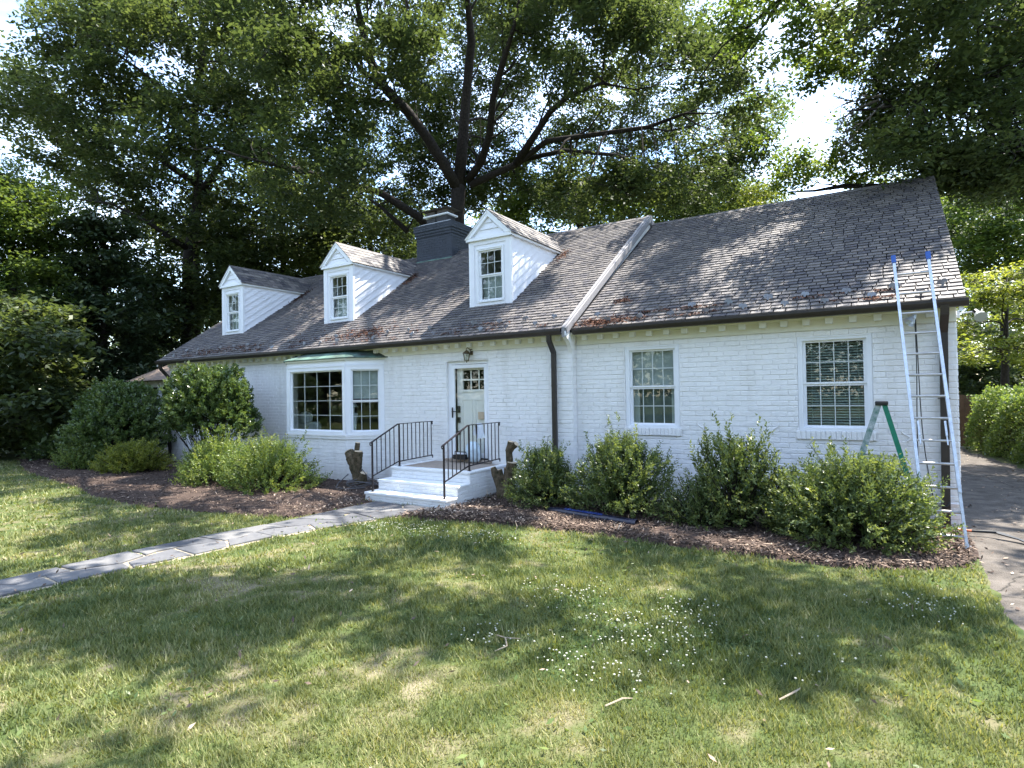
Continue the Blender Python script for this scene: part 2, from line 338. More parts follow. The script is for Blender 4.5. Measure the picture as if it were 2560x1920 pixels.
def clov(x, y):
    """how much clover grows here"""
    g = 0
    for cx, cy, rx, ry in ((-1.1, -3.6, 1.7, .5), (.1, -3.4, .9, .4), (3.3, -5.5, 1.0, .7), (2.5, -5.0, .8, .5), (3.4, -6.35, .45, .35), (2.2, -6.2, .3, .3), (4.1, -5.2, .7, .55), (5.3, -3.6, .5, .5), (2.9, -6.3, .5, .35), (3.6, -4.8, .6, .4)):
        g = np.maximum(g, np.exp(-(((x-cx)/rx)**2+((y-cy)/ry)**2)))
    return g
def dry(x, y):
    """0 lush .. 1 bare tan"""
    g = fbm(x*1.7+3, y*1.7+8, 5)*.62+.06 + .75*(fbm(x*5.3, y*5.3, 4)-.5)
    for cx, cy, rx, ry, a in ((1.9, -7.2, .45, .35, .5), (1.6, -8.0, .5, .3, .35), (2.9, -7.6, .6, .3, .45), (-1.3, -6.5, .9, .5, .28), (4.3, -6.5, .9, .35, .32), (.6, -8.6, .6, .3, .15), (5.3, -5.6, .5, .5, .3), (1.4, -5.1, .7, .35, .22), (-7, -6, 3, 1.2, .18), (1.2, -3.2, .7, .25, .3), (3.3, -7.0, .35, .25, .4), (1.9, -6.6, .5, .2, .35)):
        g = g + a*.62*np.exp(-(((x-cx)/rx)**2+((y-cy)/ry)**2))
    g = g - .35*clov(x, y)
    return np.clip(g, 0, 1)
def gh(x, y):
    """ground height"""
    return .014*np.clip(-x-14, 0, 20) + .012*(fbm(x*1.3, y*1.3, 3)-.5)*(np.abs(y+5) < 12)

xs = np.concatenate([[-160, -90, -55, -38, -28], np.arange(-22, 8.01, .09), [9, 11, 14, 20, 35, 60, 110, 160]])
ys = np.concatenate([[-160, -90, -50, -30, -20, -15, -12], np.arange(-10, .4, .09), [1, 2, 4, 7, 11, 16, 25, 40, 70, 110, 180]])
X, Y = np.meshgrid(xs, ys); Z = gh(X, Y)
def grid_obj(name, X, Y, Z, m, attr=None, kind='structure', parent=None):
    h, w_ = X.shape; V = np.stack([X, Y, Z], -1).reshape(-1, 3)
    i = np.arange(h*w_).reshape(h, w_); F = np.stack([i[:-1, :-1], i[:-1, 1:], i[1:, 1:], i[1:, :-1]], -1).reshape(-1, 4)
    me = bpy.data.meshes.new(name); me.vertices.add(len(V)); me.vertices.foreach_set('co', V.astype(np.float32).ravel())
    me.loops.add(F.size); me.loops.foreach_set('vertex_index', F.astype(np.int32).ravel()); me.polygons.add(len(F))
    me.polygons.foreach_set('loop_start', np.arange(0, F.size, 4, dtype=np.int32)); me.polygons.foreach_set('use_smooth', np.ones(len(F), bool))
    if attr is not None:
        a = me.attributes.new('tint', 'FLOAT', 'POINT'); a.data.foreach_set('value', attr.astype(np.float32).ravel())
    me.materials.append(m); me.update(calc_edges=True); o = link(name, me, parent); o['kind'] = kind; return o
MT['lawn'] = piece_mat('lawn_soil', [(0, (.035, .060, .018)), (.42, (.075, .095, .032)), (.62, (.13, .12, .065)), (.8, (.19, .165, .11)), (1, (.27, .225, .165))], .95, .8, 45, .1, .16)
grid_obj('lawn', X, Y, Z, MT['lawn'], dry(X, Y))

def sheet(name, poly, z, m, step=.12, amp=.015, mound=0.0):
    px = [p[0] for p in poly]; py = [p[1] for p in poly]
    gx = np.arange(min(px), max(px)+step, step); gy = np.arange(min(py), max(py)+step, step)
    A, B = np.meshgrid(gx, gy); jx = A+(vnoise(A*7, B*7)-.5)*step*.6; jy = B+(vnoise(A*7+50, B*7)-.5)*step*.6
    ins = inpoly(A, B, poly)
    # soft rim: distance via repeated erosion
    d = ins.astype(float); e = ins.copy()
    for k in range(3):
        e2 = e.copy(); e2[1:] &= e[:-1]; e2[:-1] &= e[1:]; e2[:, 1:] &= e[:, :-1]; e2[:, :-1] &= e[:, 1:]; d += e2; e = e2
    zz = gh(A, B) + z*np.where(ins, 1, -.4) + mound*(d/4)*ins + amp*(fbm(A*5, B*5, 3)-.5)*ins
    idx = np.full(A.shape, -1); keep = ins.copy(); keep[1:] |= ins[:-1]; keep[:-1] |= ins[1:]; keep[:, 1:] |= ins[:, :-1]; keep[:, :-1] |= ins[:, 1:]
    idx[keep] = np.arange(keep.sum()); V = np.stack([jx[keep], jy[keep], zz[keep]], -1)
    q = keep[:-1, :-1] & keep[1:, :-1] & keep[:-1, 1:] & keep[1:, 1:]
    F = np.stack([idx[:-1, :-1][q], idx[:-1, 1:][q], idx[1:, 1:][q], idx[1:, :-1][q]], -1)
    me = bpy.data.meshes.new(name); me.from_pydata(V.tolist(), [], F.tolist()); me.materials.append(m)
    me.polygons.foreach_set('use_smooth', [True]*len(F)); o = link(name, me); o['kind'] = 'structure'; return o
sheet('mulch_bed', BED_L, .018, MT['mulch'], .1, .05, .05); sheet('mulch_bed', BED_R, .018, MT['mulch'], .1, .05, .05)
_m = MT['asphalt']; _n = _m.node_tree.nodes; _l = _m.node_tree.links.new; _b = _n['Principled BSDF']; _s = _b.inputs['Base Color'].links[0].from_socket
_g = _n.new('ShaderNodeNewGeometry'); _v = _n.new('ShaderNodeTexVoronoi'); _v.feature = 'DISTANCE_TO_EDGE'; _v.inputs['Scale'].default_value = .55; _w = _n.new('ShaderNodeTexNoise'); _w.inputs['Scale'].default_value = 2.5; _w.inputs['Detail'].default_value = 5
_l(_g.outputs['Position'], _w.inputs['Vector']); _a = _n.new('ShaderNodeMix'); _a.data_type = 'VECTOR'; _a.inputs['Factor'].default_value = .25; _l(_g.outputs['Position'], _a.inputs[4]); _l(_w.outputs['Color'], _a.inputs[5]); _l(_a.outputs[1], _v.inputs['Vector'])
_r = _n.new('ShaderNodeMapRange'); _r.inputs['From Max'].default_value = .008; _r.inputs['To Min'].default_value = .85; _r.inputs['To Max'].default_value = 0; _l(_v.outputs['Distance'], _r.inputs['Value'])
_x = _n.new('ShaderNodeMix'); _x.data_type = 'RGBA'; _x.inputs['B'].default_value = (.02, .018, .015, 1); _l(_r.outputs[0], _x.inputs['Factor']); _l(_s, _x.inputs['A']); _l(_x.outputs['Result'], _b.inputs['Base Color'])
sheet('driveway', DRIVE, .02, MT['asphalt'], .2, .012)

# flagstone path: mortar sheet and single stones
def lerp_poly(pl, t):
    seg = [math.dist(a, b) for a, b in zip(pl, pl[1:])]; s = t*sum(seg)
    for (a, b), l_ in zip(zip(pl, pl[1:]), seg):
        if s <= l_: return (a[0]+(b[0]-a[0])*s/l_, a[1]+(b[1]-a[1])*s/l_)
        s -= l_
    return pl[-1]
path = sheet('garden_path', PATH_POLY, .014, MT['grout'], .06, .006); WL[path.name] = Vector((0, 0, 0))
rs = random.Random(3)
def pp(t, s):
    t = min(max(t, 0), 1); a, b = lerp_poly(PATH_L, t), lerp_poly(PATH_R, t); return (a[0]+(b[0]-a[0])*s, a[1]+(b[1]-a[1])*s)
def shrink(poly, g):
    cx = sum(p[0] for p in poly)/len(poly); cy = sum(p[1] for p in poly)/len(poly)
    return [(cx+(x-cx)*(1-g/max(.05, math.dist((x, y), (cx, cy)))), cy+(y-cy)*(1-g/max(.05, math.dist((x, y), (cx, cy))))) for x, y in poly]
def cuts_for(seed, n):
    r = random.Random(seed); c = [0]
    while c[-1] < 1-.6/n: c.append(c[-1]+r.uniform(.55, 1.5)/n)
    c[-1] = 1; return c
mid = [(k/60, .5+.17*math.sin(k*.9)+rs.uniform(-.07, .07)) for k in range(61)]
def sm(t):
    k = min(59, int(t*60)); f = t*60-k; return mid[k][1]*(1-f)+mid[k+1][1]*f
sk_ = {}
def slant(side, i): return sk_.setdefault((side, i), rs.uniform(-.012, .012))
for side in (0, 1):
    cs = cuts_for(5+side, 21)
    for i in range(len(cs)-1):
        a0, a1 = cs[i], cs[i+1]; d0 = 0 if i == 0 else slant(side, i); d1 = 0 if i == len(cs)-2 else slant(side, i+1)
        if side == 0: q = [pp(a0+d0, 0), pp(a0-d0, sm(a0)), pp((a0+a1)/2, sm((a0+a1)/2)), pp(a1-d1, sm(a1)), pp(a1+d1, 0)]
        else: q = [pp(a0-d0, sm(a0)), pp(a0+d0, 1), pp(a1+d1, 1), pp(a1-d1, sm(a1)), pp((a0+a1)/2, sm((a0+a1)/2))]
        j = rs.randrange(5); p_, p2 = q[j], q[(j+1) % 5]; q.insert(j+1, ((p_[0]+p2[0])/2+rs.uniform(-.03, .03), (p_[1]+p2[1])/2+rs.uniform(-.03, .03)))
        q = shrink(q, .028); zt = .032+rs.uniform(-.004, .005); qi = shrink(q, .012); n = len(q); mb = MB(); mb.tint = rs.uniform(.1, .9)
        g_ = float(gh(np.array([q[0][0]]), np.array([q[0][1]]))[0])
        mb.add([(x, y, g_-.02) for x, y in q]+[(x, y, g_+zt-.007) for x, y in q]+[(x, y, g_+zt+rs.uniform(-.003, .003)) for x, y in qi],
               [(j, (j+1) % n, n+(j+1) % n, n+j) for j in range(n)]+[(n+j, n+(j+1) % n, 2*n+(j+1) % n, 2*n+j) for j in range(n)]+[tuple(range(2*n, 3*n))])
        mb.build('flagstone', MT['stone'], path)

# ------------------------------------------------------------------ HOUSE
HZ = thing('house', (-4.3, 4.7, 0), 'white painted brick cottage with three dormers, dark grey slate roof and charcoal chimney', 'house')
XL, XR, D0 = -14.64, 6.009, .176
ZE, OV, ZWT = 3.30, .281, 3.167
KL = (6.653-ZE)/(4.691+OV); KR = (6.481-ZE)/(4.867-D0+OV); YRL, YRR = 4.691, 4.867
def zl(y): return ZE+KL*(y+OV)
def zr(y): return ZE+KR*(y-D0+OV)

def rects_minus(x0, x1, z0, z1, holes):
    xs_ = sorted({x0, x1, *[h[0] for h in holes], *[h[1] for h in holes]}); out = []
    xs_ = [x for x in xs_ if x0 <= x <= x1]
    for a, b in zip(xs_, xs_[1:]):
        hs = sorted([(h[2], h[3]) for h in holes if h[0] <= a+1e-6 and h[1] >= b-1e-6]); z = z0
        for h in hs:
            if h[0] > z: out.append((a, b, z, h[0]))
            z = max(z, h[1])
        if z < z1: out.append((a, b, z, z1))
    return out

WIN_B = [(1.012, 2.032, 1.40, 2.916), (3.944, 4.98, 1.40, 2.916)]
WIN_A = [(-14.1, -13.0, 1.50, 2.90), (-11.95, -10.85, 1.50, 2.90)]
DOOR = (-3.11, -1.985, .60, 2.80)
BAY = (-8.61, -5.03, 1.10, 2.95); BAYP = .55; BX0, BX1 = -7.93, -5.75
SILLS = [(a-.03, b+.03, 1.27, 1.405) for a, b, _, _ in WIN_B]

FULLB = []     # (location, u, n, w, h) of every brick of the front walls
def course_bricks(o, u, n, length, height, holes, bw=.245, bh=.0855, z_off=0, seed=0):
    """running bond over a face; u = run direction, n = outward normal"""
    r = random.Random(seed); out = []; k = 0; z = 0
    while z < height-.02:
        h = min(bh, height-z); x = -bw/2 if k % 2 else 0
        x -= r.uniform(0, .02)
        while x < length:
            w_ = bw*r.choice([1, 1, 1, 1, .97, 1.03]); a, b = max(x, 0), min(x+w_, length)
            segs = [(a, b)]
            for hx0, hx1, hz0, hz1 in holes:
                if z+h*.5 > hz0 and z+h*.5 < hz1:
                    ns = []
                    for p, q in segs:
                        if q <= hx0 or p >= hx1: ns.append((p, q))
                        else:
                            if p < hx0: ns.append((p, hx0))
                            if q > hx1: ns.append((hx1, q))
                    segs = ns
            for p, q in segs:
                if q-p > .03: out.append((o+u*((p+q)/2)+Vector((0, 0, z+h/2)), u, n, q-p-.003, h-.007))
            x += w_
        z += bh; k += 1
    return out
def brick_geo(mb, c, u, n, w_, h, dep=.0095, rr=random):
    """a brick face standing proud of the mortar"""
    up = Vector((0, 0, 1)); w2, h2 = w_/2, h/2; j = lambda s: rr.uniform(-s, s); b = .007
    o1 = [c+u*(sx*(w2+j(.002)))+up*(sz*h2+j(.0022))-n*.01 for sx, sz in ((-1, -1), (1, -1), (1, 1), (-1, 1))]
    o2 = [p+n*(.01+dep*.55) for p in o1]; dd = dep+j(.0025)
    o3 = [c+u*(sx*(w2-b*.7))+up*(sz*(h2-b)+j(.002))+n*(dd+j(.0018)) for sx, sz in ((-1, -1), (1, -1), (1, 1), (-1, 1))]
    P = o1+o2+o3
    mb.add(P, [(0, 1, 5, 4), (1, 2, 6, 5), (2, 3, 7, 6), (3, 0, 4, 7), (4, 5, 9, 8), (5, 6, 10, 9), (6, 7, 11, 10), (7, 4, 8, 11), (8, 9, 10, 11)])
def place_bricks(lst, parent, m, nsingle, score, dep=.0095, name='brick'):
    lst = sorted(lst, key=score); one, rest = lst[:nsingle], lst[nsingle:]; cache = {}
    for c, u, n, w_, h in one:
        key = (round(w_, 2), round(h, 2), tuple(round(x, 2) for x in u), random.randrange(5))
        if key not in cache:
            mb = MB(); brick_geo(mb, Vector((0, 0, 0)), u, n, w_, h, dep); cache[key] = mb.mesh(name, m)
        ob = link(name, cache[key], parent, c-wl(parent))
    if rest:
        mb = MB()
        for c, u, n, w_, h in rest: brick_geo(mb, c, u, n, w_, h, dep)
        ob = mb.build(name, m, parent, fix=False); ob['kind'] = 'stuff'
CV = Vector(CAM)
near = lambda t: (t[0]-CV).length + (3 if t[0].z < .9 and t[0].x < 5.4 else 0)
# mortar cores
core = MB()
for a, b, c, d in rects_minus(XL, 0, 0, ZWT, [DOOR, BAY]+WIN_A): core.box(a, b, 0, .3, c, d)
for a, b, c, d in rects_minus(0, XR, 0, ZWT, WIN_B): core.box(a, b, D0, D0+.3, c, d)
core.box(-.35, 0, .302, D0+.3, 0, ZWT)
core.box(XR-.3, XR, D0+.302, 9.6, 0, ZWT); core.box(XL, XL+.3, .302, 9.6, 0, ZWT); core.box(XL+.3, XR-.3, 9.3, 9.6, 0, ZWT)
for x, y0, ym, y1, kf, zz in ((XL+.005, .005, YRL, 9.4, zl, 0), (XR-.30, D0+.005, YRR, 9.55, zr, 0), (-.30, .005, YRL, 9.4, zl, 0)):
    core.prism([(x, y0+.1, ZWT+.002), (x, ym, kf(ym)-.14), (x, 9.3, ZWT+.002)], (.29, 0, 0))
wall = core.build('brick_wall', MT['mortar'], HZ)
Xv, Yv = Vector((1, 0, 0)), Vector((0, 1, 0)); nF = Vector((0, -1, 0))
lst = course_bricks(Vector((XL, 0, 0)), Xv, nF, -XL-.001, 3.09, [(a-XL, b-XL, c, d) for a, b, c, d in [DOOR, (BAY[0], BAY[1], 0, 3.2)]+WIN_A], seed=1)
lst += course_bricks(Vector((0.002, D0, 0)), Xv, nF, XR-.002, 3.09, [(a, b, c, d) for a, b, c, d in WIN_B+SILLS], seed=2)
lst += course_bricks(Vector((0, 0, 0)), Yv, Xv, D0-.014, 3.3, [], bw=.16, seed=3)
side = course_bricks(Vector((XR, D0, 0)), Yv, Xv, 9.0, 3.09, [], seed=4)
BF = [(-8.61, 0), (BX0, -BAYP), (BX1, -BAYP), (-5.03, 0)]    # bay foot-print
for (xa, ya), (xb, yb) in zip(BF, BF[1:]):
    d = Vector((xb-xa, yb-ya, 0)); Ln = d.length; d.normalize(); n_ = Vector((d.y, -d.x, 0))
    lst += course_bricks(Vector((xa, ya, 0)), d, n_, Ln, 1.03, [], seed=5)
place_bricks(lst, wall, MT['brick'], 300, near)
mb = MB()
for c, u, n, w_, h in side: brick_geo(mb, c, u, n, w_, h)
o = mb.build('brick', MT['brick'], wall, fix=False); o['kind'] = 'stuff'
mb = MB(); mb.prism([(x, y+.001, 0) for x, y in BF], (0, 0, 1.03)); mb.build('bay_base', MT['mortar'], HZ)

# window sills of row-lock bricks
for a, b, c, d in SILLS:
    mb = MB(); mb.box(a, b, D0-.028, D0+.05, c, d-.012); sl = mb.build('window_sill', MT['mortar'], HZ); x = a; cache = []
    while x < b-.03:
        w_ = min(.068, b-x); q = MB(); q.bbox(x+.002, x+w_-.002, D0-.042+random.uniform(-.003, .003), D0-.02, c-random.uniform(0, .006), d-.004, .006)
        q.build('brick', MT['brick'], sl); x += .07

def window(x0, x1, z0, z1, y, cols, rows, root, trim=.075, sash=.045, double=True, name='window', split=.5, mun=.0065, casing=True, nrm=None):
    """double hung window in a wall whose face is the plane y; built along x, out is -y. nrm turns it about (x0, y)"""
    T = (lambda mb: mb)
    if nrm is not None:
        (ox, oy), (dx, dy) = nrm
        def T(mb):
            mb.v = [(ox+px*dx-(py)*(-dy)*-1*-1 if False else ox+px*dx+py*(-dy), oy+px*dy+py*dx, pz) for px, py, pz in mb.v]; return mb
    f = MB()
    if casing:
        f.box(x0+.002, x0+trim, y-.012, y+.09, z0+.002, z1-.002); f.box(x1-trim, x1-.002, y-.012, y+.09, z0+.002, z1-.002)
        f.box(x0+trim, x1-trim, y-.012, y+.09, z1-trim, z1-.002); f.box(x0+trim, x1-trim, y-.03, y+.09, z0+.002, z0+trim*.7)
        f.box(x0+.012, x1-.012, y-.024, y-.012, z1-.03, z1-.006); f.box(x0+.012, x0+.035, y-.02, y-.012, z0+.04, z1-.03); f.box(x1-.035, x1-.012, y-.02, y-.012, z0+.04, z1-.03)
    else: f.box(x0, x1, y+.0, y+.05, z1-.02, z1)
    W = T(f).build(name, MT['trim'], root)
    gx0, gx1, gz0, gz1 = x0+trim, x1-trim, z0+trim*.7, z1-trim
    zm = gz0+(gz1-gz0)*split; parts = [(gz0, zm, .055), (zm, gz1, .032)] if double else [(gz0, gz1, .04)]
    for a, b, dy_ in parts:
        s = MB(); yy = y+dy_; bt = sash*(.85 if a == zm else 1)
        s.box(gx0, gx0+sash, yy, yy+.025, a, b); s.box(gx1-sash, gx1, yy, yy+.025, a, b)
        s.box(gx0+sash, gx1-sash, yy, yy+.025, a, a+bt*.75); s.box(gx0+sash, gx1-sash, yy, yy+.025, b-sash*.75, b)
        T(s).build('sash', MT['trim'], W)
        px0, px1, pz0, pz1 = gx0+sash, gx1-sash, a+bt*.75, b-sash*.75; cw, ch = (px1-px0)/cols, (pz1-pz0)/rows
        m_ = MB()
        for i in range(1, cols): m_.box(px0+cw*i-mun, px0+cw*i+mun, yy+.006, yy+.019, pz0, pz1)
        for j in range(1, rows): m_.box(px0, px1, yy+.004, yy+.021, pz0+ch*j-mun, pz0+ch*j+mun)
        T(m_).build('muntin', MT['muntin'], W)
        for i in range(cols):
            for j in range(rows):
                g = MB(); e = mun+.001; g.box(px0+cw*i+e, px0+cw*(i+1)-e, yy+.011, yy+.015, pz0+ch*j+e, pz0+ch*(j+1)-e); T(g).build('pane', MT['glass'], W)
    return W, (gx0, gx1, gz0, gz1, zm), T
W1, g1, _ = window(*WIN_B[0], D0+.02, 4, 2, HZ)
W2, g2, _ = window(*WIN_B[1], D0+.02, 4, 2, HZ)
for q in WIN_A: window(*q, .02, 4, 2, HZ)
mb = MB(); mb.box(g1[0], g1[1], D0+.135, D0+.14, g1[4]-.02, g1[3]); mb.build('roller_shade', MT['shade'], W1)
mb = MB(); mb.box(g1[0], g1[0]+.14, D0+.16, D0+.19, g1[2], g1[4]); mb.box(g1[1]-.12, g1[1], D0+.16, D0+.19, g1[2], g1[4]); mb.build('curtain', MT['shade'], W1)
MT['sheer'] = mat('dim_sheer_curtain', (.10, .12, .11), .9, .1, var=.25, vscale=2.5)
mb = MB(); mb.box(g1[0], g1[1], D0+.20, D0+.205, g1[2], g1[4]); mb.build('sheer_curtain', MT['sheer'], W1)
z = g2[2]+.02
while z < g2[3]:
    mb = MB(); mb.obox((g2[0]+.01, D0+.125, z), (g2[1]-g2[0]-.02, 0, 0), (0, .032, .026), (0, -.0015, .002)); mb.build('blind_slat', MT['blind'], W2); z += .043
for xx in (g2[0]+.12, (g2[0]+g2[1])/2, g2[1]-.12):
    mb = MB(); mb.box(xx-.004, xx+.004, D0+.12, D0+.122, g2[2], g2[3]); mb.build('blind_cord', MT['blind'], W2)

# bay window: posts, entablature, three sides
BZ0, BZ1 = 1.16, 2.84
mb = MB()
def bayline(off, z0_, z1_, mb):
    pts = []
    for (x, y) in BF: pts.append((x, y))
    cx = (BX0+BX1)/2; P = []
    for x, y in BF:
        if y == 0: P.append((x+(off*1.4 if x > cx else -off*1.4), 0))
        else: P.append((x+(off*.45 if x > cx else -off*.45), y-off))
    mb.prism([(x, y+.004 if y == 0 else y, z0_) for x, y in P], (0, 0, z1_-z0_))
bayline(.0, BZ1-.02, 2.935, mb); mb.build('bay_frieze', MT['trim'], HZ)
mb = MB(); bayline(.05, 2.937, 2.975, mb); mb.build('bay_cornice', MT['cream'], HZ)
mb = MB(); bayline(.035, 1.035, 1.10, mb); bayline(.05, 1.10, 1.135, mb); mb.build('bay_sill', MT['brick'], HZ)
mb = MB()
e = .075; zt = 3.19
PB = [(-8.61-.14, -.005), (BX0-.05, -BAYP-e), (BX1+.05, -BAYP-e), (-5.03+.14, -.005)]
PT = [(-8.3, -.005), (BX0+.42, -.20), (BX1-.42, -.20), (-5.35, -.005)]
V_ = [(x, y, 2.977) for x, y in PB]+[(x, y, 3.0) for x, y in PB]+[(x, y, zt) for x, y in PT]
mb.mi = 0; mb.add(V_, [(0, 1, 5, 4), (1, 2, 6, 5), (4, 5, 9, 8), (5, 6, 10, 9), (8, 9, 10, 11), (3, 2, 1, 0)]); mb.mi = 1; mb.add(V_, [(2, 3, 7, 6), (6, 7, 11, 10), (3, 0, 8, 11)])
mb.build('copper_roof', [MT['copper'], MT['copper_dark']], HZ)
for (xa, ya), (xb, yb), cols, dbl in ((BF[0], BF[1], 3, True), (BF[1], BF[2], 4, False), (BF[2], BF[3], 3, True)):
    d = Vector((xb-xa, yb-ya, 0)); Ln = d.length; d.normalize()
    window(.0, Ln, 1.137, BZ1-.022, 0, cols, 2 if dbl else 4, HZ, trim=.115, sash=.04, double=dbl, name='bay_window', nrm=((xa, ya), (d.x, d.y)), split=.49, mun=.0055)
    if dbl:
        s = MB(); s.box(.12, Ln-.12, .12, .125, 2.0, 2.75)
        s.v = [(xa+px*d.x+py*(-d.y), ya+px*d.y+py*d.x, pz) for px, py, pz in s.v]; s.build('bay_shade', MT['shade'], HZ)

# ---- door
DX0, DX1, DZ0, DZ1 = -3.031, -2.065, .66, 2.731
mb = MB(); mb.box(DOOR[0]+.002, DX0, .055, .13, .66, DZ1); mb.box(DX1, DOOR[1]-.002, .055, .13, .66, DZ1); mb.box(DOOR[0]+.002, DOOR[1]-.002, .055, .13, DZ1, DOOR[3]-.002)
mb.build('door_casing', MT['trim'], HZ)
mb = MB(); mb.bbox(DOOR[0]-.06, DOOR[1]+.06, -.06, .2, .597, .655, .008); mb.build('door_threshold', MT['tile'], HZ)
mb = MB(); mb.box(DX0, DX0+.085, .05, .09, DZ0+.03, DZ1-.01); mb.box(DX1-.075, DX1, .05, .09, DZ0+.03, DZ1-.01); mb.box(DX0+.085, DX1-.075, .05, .09, DZ1-.09, DZ1-.01)
mb.box(DX0+.085, DX1-.075, .05, .09, DZ0+.03, DZ0+.13); mb.mi = 1; mb.box(DX0, DX1, .04, .06, DZ0+.003, DZ0+.028)
SD = mb.build('storm_door', [MT['trim'], MT['black']], HZ)
mb = MB(); mb.box(DX0+.086, DX1-.076, .066, .07, DZ0+.131, DZ1-.091); mb.build('pane', MT['storm'], SD)
mb = MB(); mb.bbox(DX0+.02, DX0+.05, .02, .045, 1.55, 1.78, .006); mb.bar((DX0+.035, .01, 1.69), (DX0+.17, .01, 1.69), .02, .018); mb.box(DX0+.03, DX0+.045, .01, .05, 1.68, 1.70); mb.build('handle', MT['black'], SD)
sx0, sx1 = DX0+.09, DX1-.0; dy = .15
mb = MB(); wx0, wx1, wz0, wz1 = sx0+.16, sx1-.07, 2.17, 2.60
for a, b, c, d in rects_minus(sx0, sx1, .70, 2.70, [(wx0, wx1, wz0, wz1)]): mb.box(a, b, dy, dy+.045, c, d)
for a, b in ((sx0+.15, (sx0+sx1)/2-.02), ((sx0+sx1)/2+.06, sx1-.07)):
    for p in ((a, a+.012, .98, 1.95), (b-.012, b, .98, 1.95), (a+.012, b-.012, 1.938, 1.95), (a+.012, b-.012, .98, .992)): mb.box(p[0], p[1], dy-.010, dy-.001, p[2], p[3])
mb.box(wx0-.03, wx1+.03, dy-.02, dy-.001, wz0-.05, wz0-.012)
DR = mb.build('front_door', MT['door'], HZ)
mb = MB(); cw = (wx1-wx0)/3
for i in (1, 2): mb.box(wx0+cw*i-.014, wx0+cw*i+.014, dy+.01, dy+.03, wz0, wz1)
mb.box(wx0, wx1, dy+.008, dy+.032, (wz0+wz1)/2-.014, (wz0+wz1)/2+.014); mb.build('muntin', MT['door'], DR)
for i in range(3):
    for j in range(2):
        g = MB(); g.box(wx0+cw*i+.016, wx0+cw*(i+1)-.016, dy+.018, dy+.022, wz0+.216*j+.015, wz0+.216*(j+1)-.017); g.build('pane', MT['door_pane'], DR)
for zz, hh in ((1.66, .15), (1.44, .12), (1.17, .09)):
    g = MB(); g.bbox(sx0+.01, sx0+.085, dy-.03, dy, zz, zz+hh, .006); g.build('lock', MT['black'], DR)

# lantern over the door
LT = link('wall_lantern', bpy.data.meshes.new('x'), HZ) if False else None
lx, lz = -2.46, 2.80
mb = MB(); mb.bbox(lx+.015, lx+.085, -.03, -.002, lz+.12, lz+.25, .008)
mb.tube([(lx+.05, -.02, lz+.18), (lx+.05, -.09, lz+.24), (lx+.02, -.13, lz+.27), (lx-.01, -.13, lz+.24), (lx, -.13, lz+.21)], .009, 6)
cx, cy = lx, -.13
rr_ = [(.018, .215), (.03, .205), (.085, .155), (.09, .145), (.078, .14)]
def lathe(mb, cx, cy, z0, prof, n=8):
    vs = [(cx+r*math.cos(2*math.pi*k/n), cy+r*math.sin(2*math.pi*k/n), z0+h) for r, h in prof for k in range(n)]
    fs = [(i*n+k, i*n+(k+1) % n, (i+1)*n+(k+1) % n, (i+1)*n+k) for i in range(len(prof)-1) for k in range(n)]
    fs += [tuple(range(n)), tuple(range((len(prof)-1)*n, len(prof)*n))]; return mb.add(vs, fs)
lathe(mb, cx, cy, lz, rr_); lathe(mb, cx, cy, lz, [(.05, -.02), (.055, -.012), (.04, -.005)]); lathe(mb, cx, cy, lz, [(.01, -.05), (.014, -.035), (.008, -.02)])
for k in range(6):
    a = 2*math.pi*k/6; mb.bar((cx+.05*math.cos(a), cy+.05*math.sin(a), lz-.01), (cx+.078*math.cos(a), cy+.078*math.sin(a), lz+.142), .008, .008)
LN = mb.build('wall_lantern', MT['brass'], HZ)
mb = MB(); lathe(mb, cx, cy, lz, [(.045, -.002), (.068, .138)], 6); mb.build('lantern_glass', MT['lens'], LN)
mb = MB(); lathe(mb, cx, cy, lz, [(.012, .0), (.014, .07), (.004, .09)], 8); mb.build('candle', MT['trim'], LN)

# iron S anchors
for i, (ax, az) in enumerate(((.62, 1.42), (2.40, 1.42), (3.60, 1.42), (5.38, 1.35))):
    pts = [(ax+.05*math.sin(t*2*math.pi*.85)*(1 if i % 2 else -1), D0-.018, az+.12*(t-.5)*1.4) for t in [k/20 for k in range(21)]]
    mb = MB(); mb.tube(pts, [.006]+[.011]*19+[.006], 6); mb.build('wall_anchor', MT['brick'], HZ)

# cornice, dentils, soffit
for x0_, x1_, yb, sp, off in ((XL, -.01, 0, .31, .12), (.03, XR, D0, .322, .2)):
    mb = MB(); mb.box(x0_, x1_, yb-.026, yb-.012, 3.01, 3.17); mb.box(x0_, x1_, yb-.036, yb-.026, 3.005, 3.025)
    mb.box(x0_-.0, x1_, yb-OV+.0, yb-.026, 3.20, 3.215); mb.box(x0_, x1_, yb-.09, yb-.026, 3.17, 3.198)
    cn = mb.build('cornice', MT['cream'], HZ); x = x0_+off
    dm = MB(); dm.bbox(-.052, .052, -.09, 0, -.045, .045, .004); me = dm.mesh('dentil', MT['trim'])
    while x < x1_-.1:
        link('dentil', me, cn, Vector((x, yb-.0262, 3.128))-wl(cn)); x += sp
